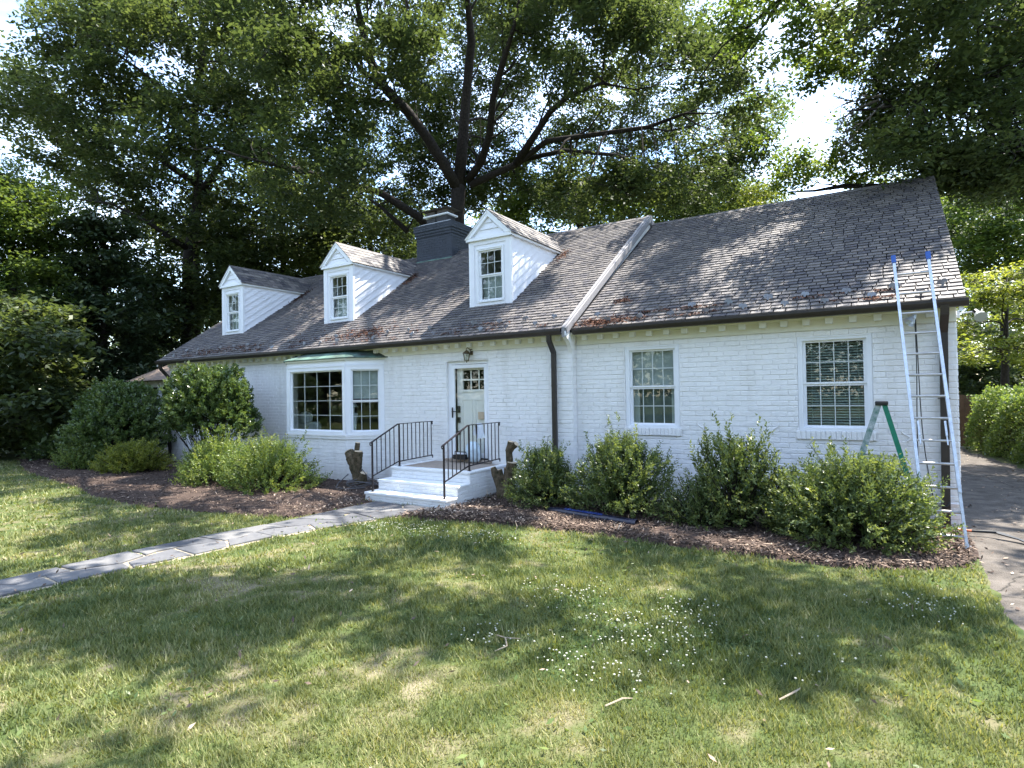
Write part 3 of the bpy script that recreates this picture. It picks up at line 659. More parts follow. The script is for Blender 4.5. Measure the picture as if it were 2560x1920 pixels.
# gutters
def gutter(x0, x1, yb):
    y1 = yb-OV+.02; prof = [(y1, 3.18), (y1-.075, 3.185), (y1-.098, 3.225), (y1-.108, 3.25), (y1-.108, 3.292), (y1-.098, 3.295), (y1-.094, 3.235), (y1-.006, 3.20), (y1-.006, 3.29), (y1, 3.29)]
    mb = MB(); mb.prism([(x0, a, b) for a, b in prof], (x1-x0, 0, 0)); return mb.build('gutter', MT['gutter'], HZ)
gutter(XL-.26, -.07, 0); gutter(.09, XR+.12, D0)
def downspout(pts, w_=.085, d_=.07):
    mb = MB(); P = [Vector(p) for p in pts]
    for a, b in zip(P, P[1:]):
        ext = (b-a).normalized()*.02; mb.bar(a-ext, b+ext, w_, d_, up=(0, -1, .001))
    return mb
o = downspout([(-.35, -.30, 3.20), (-.35, -.29, 3.08), (-.37, -.075, 2.86), (-.37, -.075, .12)]).build('downspout', MT['gutter'], HZ)
mb = MB(); mb.bar((-.37, -.08, 2.2), (-.37, -.08, 2.215), .1, .08, (0, -1, 0)); mb.bar((-.37, -.08, 1.0), (-.37, -.08, 1.015), .1, .08, (0, -1, 0)); mb.build('strap', MT['gutter'], o)
o = downspout([(5.86, -.15, 3.2), (5.86, -.13, 3.1), (5.855, .09, 2.86), (5.83, .09, .12)], .1).build('downspout', MT['gutter'], HZ)
mb = MB(); mb.box(5.77, 5.91, .04, .15, 1.9, 1.915); mb.build('strap', MT['gutter'], o)
downspout([(XL-.05, -.30, 3.20), (XL-.05, -.28, 3.05), (XL+.06, -.07, 2.75), (XL+.06, -.07, .1)]).build('downspout', MT['gutter'], HZ)

# ---- roof
mb = MB(); TH = .05
for xa, xb, f, yb, ym in ((XL-.24, -.0, zl, 0, YRL), (.002, XR+.09, zr, D0, YRR)):
    ye = yb-OV; mb.prism([(xa, ye, f(ye)-TH-.02), (xa, ym, f(ym)-TH-.02), (xa, ym, f(ym)-.02), (xa, ye, f(ye)-.02)], (xb-xa, 0, 0))
    yb2 = 2*ym-ye; mb.prism([(xa, yb2, f(ye)-TH-.02), (xa, ym+.001, f(ym)-TH-.02), (xa, ym+.001, f(ym)-.02), (xa, yb2, f(ye)-.02)], (xb-xa, 0, 0))
roof = mb.build('roof', MT['sheath'], HZ)
SL = []
def slates(xa, xb, f, y0, y1, k, exp_=.125, wd=.19, skip=None, seed=0, side=1):
    r = random.Random(seed); sl = math.sqrt(1+k*k); L_ = (y1-y0)*sl; n = int(L_/exp_); up = Vector((0, 1/sl, k/sl))
    nn = Vector((0, -k/sl, 1/sl)); out = []
    for i in range(n+1):
        s0 = i*exp_-.02; x = xa-r.uniform(0, wd) ; 
        while x < xb:
            w_ = wd*r.uniform(.82, 1.18); a, b = max(x, xa), min(x+w_, xb); x += w_
            if b-a < .03: continue
            y = y0+s0/sl
            if skip and skip((a+b)/2, y+.05): continue
            p = Vector(((a+b)/2, y0, f(y0)))+up*s0; out.append((p, b-a-.015, min(exp_+.06, L_-s0+.02), r.random(), r.uniform(-.006, .006)))
    return out, up, nn
def slate_geo(mb, p, up, nn, w_, l_, tint, rot, rr=random):
    th = .016+rr.uniform(-.004, .005); X_ = Vector((1, rot, rot*.6)); lift = .024+rr.uniform(0, .007)
    a = p-X_*w_/2+nn*(lift-th); b = p+X_*w_/2+nn*(lift-th+rr.uniform(-.002, .002)); j = rr.uniform(-.005, .005)
    c1 = rr.uniform(0, .02) if rr.random() < .3 else .003; c2 = rr.uniform(0, .02) if rr.random() < .3 else .003
    P = [a+up*c1, a+X_*(c1+.003), b-X_*(c2+.003)+up*j, b+up*c2]; top = [q+nn*th for q in P]
    e0 = p-X_*w_/2+up*l_; e1 = p+X_*w_/2+up*l_
    mb.tint = tint; V = P+top+[e1+nn*.001, e0+nn*.001]
    mb.add(V, [(0, 1, 5, 4), (1, 2, 6, 5), (2, 3, 7, 6), (4, 5, 6, 7, 8, 9), (0, 4, 9), (3, 8, 7)])
DRM = [(-3.07, -1.98), (-8.17, -7.08), (-13.12, -12.08)]
def skipL(x, y):
    for a, b in DRM:
        if a-.02 < x < b+.02 and .93 < y < 3.3: return True
    return -7.7 < x < -6.2 and 4.22 < y
A1, upL, nL = slates(XL-.25, -.075, zl, -OV, YRL, KL, skip=skipL, seed=5)
A2, upR, nR = slates(.075, XR+.1, zr, D0-OV, YRR, KR, wd=.2, exp_=.128, seed=6)
allS = [(s, upL, nL) for s in A1]+[(s, upR, nR) for s in A2]
allS.sort(key=lambda t: (t[0][0]-CV).length)
cache = {}
for (p, w_, l_, t_, rot), up, nn in allS[:300]:
    key = (round(w_, 2), up is upL, random.randrange(4), int(t_*6))
    if key not in cache:
        q = MB(); slate_geo(q, Vector((0, 0, 0)), up, nn, w_, l_, .28+.46*t_, rot); cache[key] = q.mesh('slate', MT['slate'])
    link('slate', cache[key], roof, p-wl(roof))
mb = MB()
for (p, w_, l_, t_, rot), up, nn in allS[300:]: slate_geo(mb, p, up, nn, w_, l_, .28+.46*t_, rot)
o = mb.build('slate', MT['slate'], roof, fix=False); o['kind'] = 'stuff'
# rear slopes in larger sheets, ridge tiles
for xa, xb, f, yb, ym in ((XL-.24, 0, zl, 0, YRL), (.0, XR+.09, zr, D0, YRR)):
    mb = MB(); x = xa
    while x < xb-.02:
        w_ = min(.3, xb-x); mb.tint = random.uniform(.25, .6)
        for s in (-1, 1): mb.obox((x+.003, ym, f(ym)+.016), (w_-.006, 0, 0), (0, s*.11, -.075), (0, 0, .012))
        x += .3
    mb.build('ridge_slates', MT['slate'], roof, fix=False)
# stepped rake between the two roofs (big roof is higher and further forward)
mb = MB(); ye = -OV-.02
mb.prism([(-.07, ye+.0, zl(ye)-.16), (-.07, YRL, zl(YRL)-.20), (-.07, YRL, zl(YRL)+.045), (-.07, ye, zl(ye)+.045)], (.062, 0, 0))
mb.prism([(-.007, ye+.05, zl(ye)-.08), (-.007, YRL, zl(YRL)-.14), (-.007, YRL, zl(YRL)+.02), (-.007, ye, zl(ye)+.02)], (.04, 0, 0))
mb.prism([(-.07, 2*YRL-ye, zl(ye)-.16), (-.07, YRL+.001, zl(YRL)-.20), (-.07, YRL+.001, zl(YRL)+.045), (-.07, 2*YRL-ye, zl(ye)+.045)], (.115, 0, 0))
mb.build('rake_board', MT['rake'], HZ)
mb = MB(); mb.prism([(-.075, -.016, 2.86), (-.075, -.06, 2.96), (-.075, -.14, 3.06), (-.075, -.26, 3.14), (-.075, -.30, 3.17), (-.075, -.30, 3.24), (-.075, .05, 3.42), (-.075, .05, 2.86)], (.085, 0, 0))
mb.box(-.072, .02, .052, D0+.0, 3.05, 3.34); mb.build('rake_corbel', MT['brick'], HZ)
mb = MB(); yr_ = D0-OV-.02
mb.prism([(XR+.012, yr_, zr(yr_)-.17), (XR+.012, YRR, zr(YRR)-.17), (XR+.012, YRR, zr(YRR)-.02), (XR+.012, yr_, zr(yr_)-.02)], (.05, 0, 0))
mb.prism([(XR+.012, 2*YRR-yr_, zr(yr_)-.17), (XR+.012, YRR+.001, zr(YRR)-.17), (XR+.012, YRR+.001, zr(YRR)-.02), (XR+.012, 2*YRR-yr_, zr(yr_)-.02)], (.05, 0, 0))
mb.build('rake_board', MT['trim'], HZ)
mb = MB(); mb.prism([(XL-.24, ye, zl(ye)-.17), (XL-.24, YRL, zl(YRL)-.17), (XL-.24, YRL, zl(YRL)-.02), (XL-.24, ye, zl(ye)-.02)], (.04, 0, 0)); mb.build('rake_board', MT['trim'], HZ)
# snow guards
sg = MB(); P2 = [(-.06, .0), (-.085, .03), (-.06, .075), (-.02, .085), (0, .07), (.02, .085), (.06, .075), (.085, .03), (.06, .0), (.03, .02), (.015, -.03), (-.015, -.03), (-.03, .02)]
MT['guard'] = mat('galvanised_snow_guard', (.26, .28, .31), .6, .4, metal=.2, col2=(.09, .06, .05), vscale=2.5)
sg.prism([(a, -.03, b+.03) for a, b in P2], (0, .012, 0)); sg.obox((-.012, -.02, 0), (.024, 0, 0), (0, .1, .067), (0, 0, .006)); sgm = sg.mesh('snow_guard', MT['guard'])
rg = random.Random(9)
for xa, xb, f, yb in ((XL+.2, -.4, zl, 0), (.45, XR-.1, zr, D0)):
    x = xa; k = 0
    while x < xb:
        y = yb-OV+(.14 if k % 2 else .36)+rg.uniform(-.02, .02)
        if rg.random() > .08:
            o = link('snow_guard', sgm, roof, Vector((x, y, f(y)+.015))-wl(roof)); o.rotation_euler = (rg.uniform(-.3, .1), rg.uniform(-.25, .25), rg.uniform(-.4, .4))
            o.scale = [rg.uniform(.75, .95)]*3
        x += rg.uniform(.27, .36); k += 1

# ---- dormers
ZD, YD = 5.70, .92
for di, (a, b) in enumerate(DRM):
    pk = 6.30; cx = (a+b)/2; yE = (ZD-ZE)/KL-OV; yP = (pk-ZE)/KL-OV
    wo = (a+.21, b-.075-.02, 4.20, 5.49) if False else (cx-.39, cx+.39, 4.20, 5.47)
    mb = MB()
    for p, q, r_, s_ in rects_minus(a, b, zl(YD)-.05, ZD, [wo]): mb.box(p, q, YD, YD+.06, r_, s_)
    mb.box(a, a+.1, YD-.018, YD-.001, zl(YD)-.02, ZD-.05); mb.box(b-.1, b, YD-.018, YD-.001, zl(YD)-.02, ZD-.05); mb.box(a+.1, b-.1, YD-.018, YD-.001, 5.55, ZD-.05)
    mb.box(a, a+.04, YD+.06, yE, zl(YD+.3)-.3, ZD) if False else None
    mb.prism([(a, YD+.061, zl(YD+.061)-.05), (a, YD+.061, ZD), (a, yE, ZD)], (.03, 0, 0)); mb.prism([(b-.03, YD+.061, zl(YD+.061)-.05), (b-.03, YD+.061, ZD), (b-.03, yE, ZD)], (.03, 0, 0))
    mb.box(a-.03, a+.0, YD-.02, YD+.07, zl(YD)-.02, ZD-.02) if False else None
    DM = mb.build('dormer', MT['siding'], HZ)
    if di == 0: pass
    # clapboards parallel with the roof slope, both cheeks
    for xs_, sg_ in ((b, 1), (a, -1)):
        i = 0; st = .205
        while zl(YD)+st*i < ZD-.03:
            z0_ = zl(YD)+st*i; z1_ = min(z0_+st, ZD); y0_ = YD+.05; yl_ = YD+(ZD-z0_)/KL; yh_ = YD+(ZD-min(z0_+st, ZD))/KL
            z0_ += .05*KL; z1c = min(z1_+.05*KL, ZD)
            lo, hi = sg_*.042, sg_*.006; q = MB()
            P = [(xs_, y0_, z0_), (xs_, yl_, ZD), (xs_, max(yh_, y0_), ZD), (xs_, y0_, z1c)]
            if z0_ < ZD-.02:
                q.add(P+[(xs_+lo, y0_, z0_), (xs_+lo, yl_, ZD), (xs_+hi, max(yh_, y0_), ZD), (xs_+hi, y0_, z1c)], [(0, 1, 2, 3), (4, 5, 6, 7), (0, 1, 5, 4), (1, 2, 6, 5), (2, 3, 7, 6), (3, 0, 4, 7)])
                q.build('siding_board', MT['siding'], DM)
            i += 1
    mb = MB(); mb.box(b-.0, b+.046, YD-.018, YD+.05, zl(YD)-.02, ZD-.04); mb.box(a-.046, a, YD-.018, YD+.05, zl(YD)-.02, ZD-.04); mb.build('corner_board', MT['trim'], DM)
    # pediment
    oh = .10; mb = MB()
    mb.box(a-oh+.01, b+oh-.01, YD-.075, YD-.001, ZD-.05, ZD+.02)
    sl_ = (pk-ZD)/((b-a)/2+oh)
    for s in (-1, 1):
        ex = cx+s*((b-a)/2+oh); mb.prism([(ex, YD-.085, ZD+.021), (cx, YD-.085, pk), (cx, YD-.085, pk-.13), (ex-s*.15, YD-.085, ZD+.021)], (0, .07, 0))
        mb.prism([(ex, YD-.10, ZD+.035), (cx, YD-.10, pk+.015), (cx, YD-.10, pk-.03), (ex, YD-.10, ZD-.01)], (0, .015, 0))
    mb.box(b+.001, b+oh, YD-.05, yE+.04, ZD-.05, ZD-.002); mb.box(a-oh, a-.001, YD-.05, yE+.04, ZD-.05, ZD-.002)
    mb.build('pediment_trim', MT['trim'], DM)
    mb = MB(); mb.prism([(a-.03, YD-.02, ZD+.021), (b+.03, YD-.02, ZD+.021), (cx, YD-.02, pk-.05)], (0, .02, 0)); mb.build('gable_panel', MT['siding'], DM)
    for i in range(3):
        zz = ZD+.03+i*.15; hw = max(0, (pk-.16-zz)/sl_-.02); hw2 = max(0, (pk-.16-zz-.145)/sl_-.02); q = MB()
        if hw > .03:
            q.add([(cx-hw, YD-.021, zz), (cx+hw, YD-.021, zz), (cx+hw2, YD-.021, zz+.145), (cx-hw2, YD-.021, zz+.145), (cx-hw, YD-.046, zz), (cx+hw, YD-.046, zz), (cx+hw2, YD-.026, zz+.145), (cx-hw2, YD-.026, zz+.145)],
                  [(4, 5, 6, 7), (0, 1, 5, 4), (1, 2, 6, 5), (3, 0, 4, 7), (2, 3, 7, 6)]); q.build('siding_board', MT['siding'], DM)
    # little gable roof
    mb = MB(); rr = random.Random(di)
    for s in (-1, 1):
        ex = cx+s*((b-a)/2+oh+.02); e0 = Vector((ex, 0, ZD-.015)); rg_ = Vector((cx, 0, pk+.02)); d_ = rg_-e0; n_ = Vector((-d_.z*s*-1, 0, abs(d_.x))).normalized()
        if n_.x*s < 0: n_.x *= -1
        rowsn = 6
        for i in range(rowsn):
            p0 = e0+d_*(i/rowsn); p1 = e0+d_*min(1, (i+1.45)/rowsn)
            # course starts at the front and stops where it meets the main roof
            yend = (p0.z-ZE)/KL-OV+.05; y = YD-.11-rr.uniform(0, .1)
            while y < yend:
                w_ = min(.19*rr.uniform(.8, 1.2), yend-y+.03); mb.tint = rr.uniform(.12, .85)
                ya = max(y, YD-.11)
                if w_ > .03:
                    o_ = Vector((p0.x, ya+.003, p0.z))+n_*(.014+rr.uniform(0, .004)); mb.obox(o_, (0, y+w_-ya-.006, 0), p1-p0-n_*.014, n_*.009)
                y += w_
        q = MB();
    mb.build('dormer_slates', MT['slate'], DM, fix=False)['kind'] = 'stuff'
    mb = MB(); mb.prism([(a-oh+.01, YD+.001, ZD+.0), (b+oh-.01, YD+.001, ZD+.0), (cx, YD+.001, pk-.005)], (0, .001+yE-YD, 0)); V0 = len(mb.v)
    mb.v[3] = (a-oh, yE, ZD-.001); mb.v[4] = (b+oh, yE, ZD-.001); mb.v[5] = (cx, yP, pk); mb.build('dormer_roof', MT['sheath'], DM)
    mb = MB()
    for s in (-1, 1): mb.obox((cx, YD-.11, pk+.032), (0, yP-YD+.1, 0), (s*.09, 0, -.09*sl_), (0, 0, .01))
    mb.tint = .3; mb.build('ridge_slates', MT['slate'], DM)
    mb = MB(); mb.box(a-.03, b+.03, YD-.06, YD-.02, zl(YD)-.055, zl(YD)-.02); mb.build('flashing', MT['copper'], DM)
    window(*wo, YD+.0, 3, 2, HZ, trim=.06, sash=.045, name='dormer_window')
    mb = MB(); mb.box(wo[0]+.05, wo[1]-.05, YD+.2, YD+.21, wo[2]+.05, wo[2]+.7); mb.build('inner_shade', MT['shade'], DM)

# ---- chimney
cx0, cx1, cy0, cy1 = -7.68, -6.24, 4.25, 5.15
mb = MB(); mb.box(cx0, cx1, cy0, cy1, 6.2, 7.14); mb.box(cx0-.02, cx1+.02, cy0-.02, cy1+.02, 7.14, 7.22); mb.box(cx0-.045, cx1+.045, cy0-.045, cy1+.045, 7.22, 7.31); mb.box(cx0-.07, cx1+.07, cy0-.07, cy1+.07, 7.31, 7.52)
CH = mb.build('chimney', MT['mortar_dark'] if 'mortar_dark' in MT else MT['chim'], HZ)
lb = []
for z0_, hh, ex in ((6.3, .84, 0), (7.146, .07, .02), (7.226, .08, .045), (7.316, .20, .07)):
    lb += course_bricks(Vector((cx0-ex, cy0-ex, z0_)), Xv, nF, cx1-cx0+2*ex, hh, [], bw=.22, bh=.074, seed=int(z0_*10))
    lb += course_bricks(Vector((cx1+ex, cy0-ex, z0_)), Yv, Xv, cy1-cy0+2*ex, hh, [], bw=.22, bh=.074, seed=int(z0_*11))
place_bricks(lb, CH, MT['chim'], 300, near, dep=.01)
mb = MB(); a, b, c, d = cx0-.06, cx1+.06, cy0-.06, cy1+.06
mb.add([(a, c, 7.52), (b, c, 7.52), (b, d, 7.52), (a, d, 7.52), (a+.25, c+.15, 7.60), (b-.2, c+.15, 7.60), (b-.2, d-.15, 7.60), (a+.25, d-.15, 7.60)], [(0, 1, 5, 4), (1, 2, 6, 5), (2, 3, 7, 6), (3, 0, 4, 7), (4, 5, 6, 7)]); mb.build('chimney_crown', MT['concrete'], CH)
mb = MB(); mb.box(-7.45, -7.08, 4.5, 4.9, 7.58, 7.80); mb.box(-7.05, -6.6, 4.5, 4.9, 7.58, 7.84); mb.build('flue', MT['black'], CH)
mb = MB(); mb.bbox(-7.55, -6.52, 4.42, 4.98, 7.84, 7.89, .01); mb.build('flue_slab', MT['trim'], CH)
mb = MB(); mb.box(-7.45, -7.12, 4.5, 4.9, 7.892, 8.02); mb.box(-7.02, -6.62, 4.5, 4.9, 7.892, 8.05); mb.build('flue_pot', MT['clay'], CH)
mb = MB(); mb.add([(-7.62, 4.36, 8.05), (-6.45, 4.36, 8.05), (-6.45, 5.04, 8.05), (-7.62, 5.04, 8.05), (-7.15, 4.7, 8.16), (-6.9, 4.7, 8.16)], [(0, 1, 5, 4), (1, 2, 5), (2, 3, 4, 5), (3, 0, 4), (0, 3, 2, 1)]); mb.build('chimney_cap', MT['clay'], CH)
mb = MB(); mb.obox((cx0-.02, cy0-.06, zl(cy0-.06)+.02), (cx1-cx0+.04, 0, 0), (0, .05, .034), (0, 0, .02)); mb.build('flashing', MT['copper'], CH)

# ---- floor and back rooms (dark behind the panes)
mb = MB(); mb.box(XL+.31, XR-.31, .32, 9.29, .45, .5); mb.box(XL+.31, XR-.31, .32, 9.29, 3.05, 3.1) if False else None
mb.box(XL+.31, XR-.31, 5, 5.1, .5, 3.0); mb.box(-.2, -.1, .52, 5, .5, 3.0); mb.box(-3.6, -3.5, .32, 5, .5, 3); mb.box(3.0, 3.1, .52, 5, .5, 3)
for a, b in DRM: mb.box(a-.1, b+.1, 2.6, 2.7, 3.2, 5.2)
mb.build('inner_walls', MT['room'], HZ)
# security light on the corner
mb = MB(); mb.box(XR+.014, XR+.05, .22, .30, 3.06, 3.16); mb.tube([(XR+.05, .26, 3.12), (XR+.22, .22, 3.13)], .012, 6)
q = mb.build('security_light', MT['trim'], HZ)
mb = MB(); mb.tube([(XR+.22, .22, 3.14), (XR+.25, .17, 3.09)], [.035, .04], 8); mb.build('lamp_base', MT['black'], q)
mb = MB(); mb.tube([(XR+.25, .17, 3.09), (XR+.27, .12, 3.05), (XR+.275, .10, 3.035)], [.045, .075, .08], 10); mb.build('lamp_head', MT['shade'], q)
# white conduit low on the wall
mb = MB(); mb.tube([(5.2, D0-.04, .40), (5.99, D0-.04, .40)], .012, 6); mb.build('conduit', MT['trim'], HZ)
mb = MB(); mb.tube([(5.78, .06, .44), (5.79, .04, .38), (5.83, .04, .365), (5.86, .05, .40), (5.86, .06, .44)], .012, 6); mb.build('hook', MT['black'], HZ)

# ---- litter on the roof
def roof_litter(spots, seed):
    r = np.random.default_rng(seed); Vs = []; ts = []
    for x, y, rx, ry, n, f, k in spots:
        px = x+r.normal(size=n)*rx; py = y+r.normal(size=n)*ry; pz = np.array([f(v) for v in py])+.034+r.random(n)*.02
        keep = py > -OV-.02; P = np.stack([px, py, pz], -1)[keep]; D = unit(r.normal(size=(len(P), 3))*[1, .8, .3]); S = unit(np.cross(D, [0, -k, 1]))
        l_ = r.uniform(.012, .036, len(P))[:, None]; w_ = l_*.3
        Vs.append(np.stack([P-D*l_-S*w_, P+D*l_-S*w_, P+D*l_+S*w_, P-D*l_+S*w_], 1)); ts.append(r.random(len(P)))
    o = fast_mesh('roof_litter', np.concatenate(Vs), 4, MT['litter'], np.concatenate(ts)); return o
sp = [(.55, .0, .28, .08, 480, zr, KR), (1.0, .03, .35, .06, 180, zr, KR), (-6.2, .12, .5, .12, 420, zl, KL), (-5.6, .25, .35, .1, 240, zl, KL), (-11.0, 0, .8, .1, 200, zl, KL), (-12.4, -.05, .8, .08, 250, zl, KL),
      (-6.85, 3.0, .1, .2, 300, zl, KL), (-11.85, 2.95, .1, .25, 300, zl, KL), (-1.72, 3.0, .08, .2, 150, zl, KL), (.75, .75, .12, .05, 120, zr, KR), (-2.2, -.0, .5, .06, 80, zl, KL), (-7, .4, 1.4, .4, 180, zl, KL)]
rl = random.Random(4)
for k in range(20): sp.append((rl.uniform(1.4, 5.9), D0-OV+rl.choice([.1, .14, .32, .36])+.0, .09, .015, 26, zr, KR))
for k in range(24): sp.append((rl.uniform(-14, -.5), -OV+rl.choice([.1, .34]), .1, .03, 22, zl, KL))
o = roof_litter(sp, 3); tag(o, 'reddish brown pine needles and leaves caught on the slates along the eaves', 'leaf litter', kind='stuff')

# ------------------------------------------------------------------ entrance steps
SX0, SX1 = -3.603, -1.57
ST = thing('front_steps', (-2.59, -1, 0), 'white painted brick steps and landing below the front door', 'steps')
mb = MB(); mb.box(SX0+.012, SX1-.012, -2.024+.012, -.004, 0, .13); mb.box(SX0+.012, SX1-.012, -1.663+.012, -.004, .13, .33); mb.box(SX0+.012, SX1-.012, -1.284+.012, -.004, .33, .55)
CR = mb.build('step_core', MT['mortar'], ST)
for y0_, y1_, z1_ in ((-2.034, -1.655, .177), (-1.673, -1.276, .374)):
    mb = MB(); mb.bbox(SX0-.012, SX1+.012, y0_, y1_, z1_-.05, z1_, .008); mb.build('tread', MT['steps'], ST)
mb = MB(); fr = .13; Zt = .592
mb.bbox(SX0-.012, SX1+.012, -1.296, -1.296+fr+.05, Zt-.045, Zt, .008); mb.bbox(SX0-.012, SX0+fr, -1.296+fr+.051, -.016, Zt-.045, Zt, .006); mb.bbox(SX1-fr, SX1+.012, -1.296+fr+.051, -.016, Zt-.045, Zt, .006)
mb.build('landing_edge', MT['steps'], ST)
x = SX0+fr+.004
while x < SX1-fr-.02:
    y = -1.296+fr+.056
    while y < -.08:
        q = MB(); q.bbox(x, min(x+.2, SX1-fr-.004), y, min(y+.2, -.02), Zt-.03, Zt-.006+random.uniform(-.001, .001), .003); q.build('floor_tile', MT['tile'], ST); y += .205
    x += .205
bl = []
for y0_, za, zb in ((-2.012, .0, .127), (-1.651, .177, .324), (-1.272, .374, .547)):
    bl += course_bricks(Vector((SX0+.012, y0_, za)), Xv, nF, SX1-SX0-.024, zb-za, [], bw=.23, bh=.074 if za else .064, seed=8)
for ya, yb_, z0_, z1_ in ((-2.012, -.004, 0, .127), (-1.651, -.004, .127, .327), (-1.272, -.004, .33, .547)):
    bl += course_bricks(Vector((SX1-.012, ya, z0_)), Yv, Xv, yb_-ya, z1_-z0_, [], bw=.23, bh=.067, seed=9)
    bl += course_bricks(Vector((SX0+.012, ya, z0_)), Yv, Vector((-1, 0, 0)), yb_-ya, z1_-z0_, [], bw=.23, bh=.067, seed=10)
place_bricks(bl, CR, MT['steps'], 300, near, dep=.008)

def railing(x, label):
    t = thing('stair_railing', (x, -1.1, .18), label, 'railing', 'black iron stair railings')
    yb, yk, yw = -1.94, -1.20, -.10; zb, zk = 1.17, 1.475; b0, b1 = .50, .69
    mb = MB(); mb.bar((x, yb-.05, zb-.035), (x, yk, zk), .045, .014, (0, 0, 1)); mb.bar((x, yk-.004, zk), (x, yw, zk), .045, .014); mb.bar((x, yw-.007, zk), (x, yw-.007, zk-.07), .03, .014, (0, 1, 0))
    mb.tube([(x, yb-.045, zb-.02), (x, yb-.062, zb-.05), (x, yb-.045, zb-.08), (x, yb-.02, zb-.075)], .012, 6); mb.build('handrail', MT['iron'], t)
    mb = MB(); mb.bar((x, yb, b0-.02), (x, yk, b1), .014, .022); mb.bar((x, yk, b1), (x, yw, b1+.03), .014, .022); mb.bar((x, yw-.004, b1+.03), (x, yw-.004, b1-.03), .02, .014, (0, 1, 0)); mb.build('bottom_rail', MT['iron'], t)
    for y, z0_, z1_ in ((yb, .178, zb-.0), (yk+.03, .593, zk)):
        mb = MB(); mb.box(x-.014, x+.014, y-.014, y+.014, z0_, z1_); mb.box(x-.03, x+.03, y-.03, y+.03, z0_, z0_+.008); mb.build('post', MT['iron'], t)
    me1 = None
    for k in range(1, 6):
        f = k/6; y = yb+(yk-yb)*f; z0_ = b0+(b1-b0)*f; z1_ = zb+(zk-zb)*f; mb = MB(); mb.box(x-.007, x+.007, y-.007, y+.007, z0_, z1_-.01); mb.build('baluster', MT['iron'], t)
    for k in range(1, 9):
        y = yk+.03+(yw-yk-.07)*k/8.0; mb = MB(); mb.box(x-.007, x+.007, y-.007, y+.007, b1+.01, zk-.006); mb.build('baluster', MT['iron'], t)
railing(-3.47, 'black iron railing on the left side of the white steps, next to the bay window')
railing(-1.66, 'black iron railing on the right side of the white steps, a rag over it')
# rag on the right railing
mb = MB(); r = random.Random(2); G = []
for i in range(13):
    for j in range(7):
        s = i/12*2-1; yy = -.83+(j/6-.5)*(.17+.10*abs(s))+r.uniform(-.006, .006); side_ = .03 if s > 0 else -.03
        zz = 1.492-abs(s)**1.2*(.30 if s > 0 else .22)-.02*math.sin(j*2.1)*abs(s); G.append((-1.66+side_*min(1, abs(s)*5)+.02*math.sin(j*1.9+s*2)*abs(s), yy, zz))
mb.add(G, [(i*7+j, i*7+j+1, i*7+j+8, i*7+j+7) for i in range(12) for j in range(6)]); o = mb.build('rag', MT['cloth'], None, smooth=True)
tag(o, 'white rag hanging over the top of the right hand iron railing', 'rag')
# things standing behind the storm-door glass
def lump(c, s, n=10, amp=.2, seed=1):
    r = random.Random(seed); mb = MB(); vs = []; m_ = n*2
    for i in range(n+1):
        for k in range(m_):
            th = math.pi*i/n; ph = 2*math.pi*k/m_; q = 1+amp*math.sin(3*ph+seed)*math.sin(2*th)+amp*.6*r.uniform(-1, 1)*math.sin(th)
            vs.append((c[0]+s[0]*q*math.sin(th)*math.cos(ph), c[1]+s[1]*q*math.sin(th)*math.sin(ph), c[2]+s[2]*q*math.cos(th)))
    mb.add(vs, [(i*m_+k, i*m_+(k+1) % m_, (i+1)*m_+(k+1) % m_, (i+1)*m_+k) for i in range(n) for k in range(m_)]); return mb
o = lump((-2.33, -.10, .83), (.19, .10, .22), 9, .13, 4).build('plastic_bag', MT['plastic'], None, True); tag(o, 'pale blue plastic bag standing against the bottom of the front door', 'bag')
tb = thing('tool_caddy', (-2.68, -.1, .66), 'small dark tool caddy standing on the landing beside the plastic bag', 'tool caddy')
mb = MB(); mb.bbox(-2.84, -2.52, -.17, -.05, .66, .72, .008); mb.box(-2.84, -2.52, -.17, -.16, .72, .76); mb.box(-2.84, -2.52, -.06, -.05, .72, .76); mb.build('tray', MT['black'], tb)
mb = MB(); mb.tube([(-2.83, -.11, .72), (-2.83, -.11, .82), (-2.53, -.11, .82), (-2.53, -.11, .72)], .012, 6); mb.build('handle', MT['black'], tb)
mb = MB(); mb.bbox(-2.42, -2.25, -.03, -.012, 1.14, 1.50, .003) if False else mb.bbox(-2.36, -2.2, .118, .124, 1.52, 1.68, .002); o = mb.build('paper_note', MT['card'], None)
tag(o, 'small tan card taped behind the glass of the front door', 'card')

# interior seen through the bay
sf = thing('sofa', (-9.2, .9, .5), 'pale sofa with two cushions seen through the large bay window', 'sofa')
mb = MB(); mb.bbox(-10.2, -8.2, .55, .8, .5, 1.36, .06); mb.bbox(-10.2, -8.2, .8, 1.4, .5, .95, .05); mb.build('frame', MT['sofa'], sf)
for x in (-9.65, -8.75):
    q = lump((x, .62, 1.45), (.36, .09, .2), 8, .1, int(-x*3)); q.build('cushion', MT['sofa'], sf, True)
mb = MB()
lp = thing('table_lamp', (-5.98, -.1, 1.14), 'pale fluted urn lamp standing inside the right side of the bay window', 'lamp')
mb = MB(); lathe(mb, -5.98, -.1, 1.14, [(.06, 0), (.07, .22), (.09, .4), (.1, .5), (.06, .51)], 12); mb.build('base', MT['sofa'], lp)
mb = MB(); lathe(mb, -5.98, -.1, 1.8, [(.03, .1), (.06, .08), (.1, .0), (.02, -.02)], 12); mb.build('shade', MT['sofa'], lp)
mb = MB(); mb.box(-5.995, -5.965, -.115, -.085, 1.6, 1.85); mb.build('stem', MT['sofa'], lp)

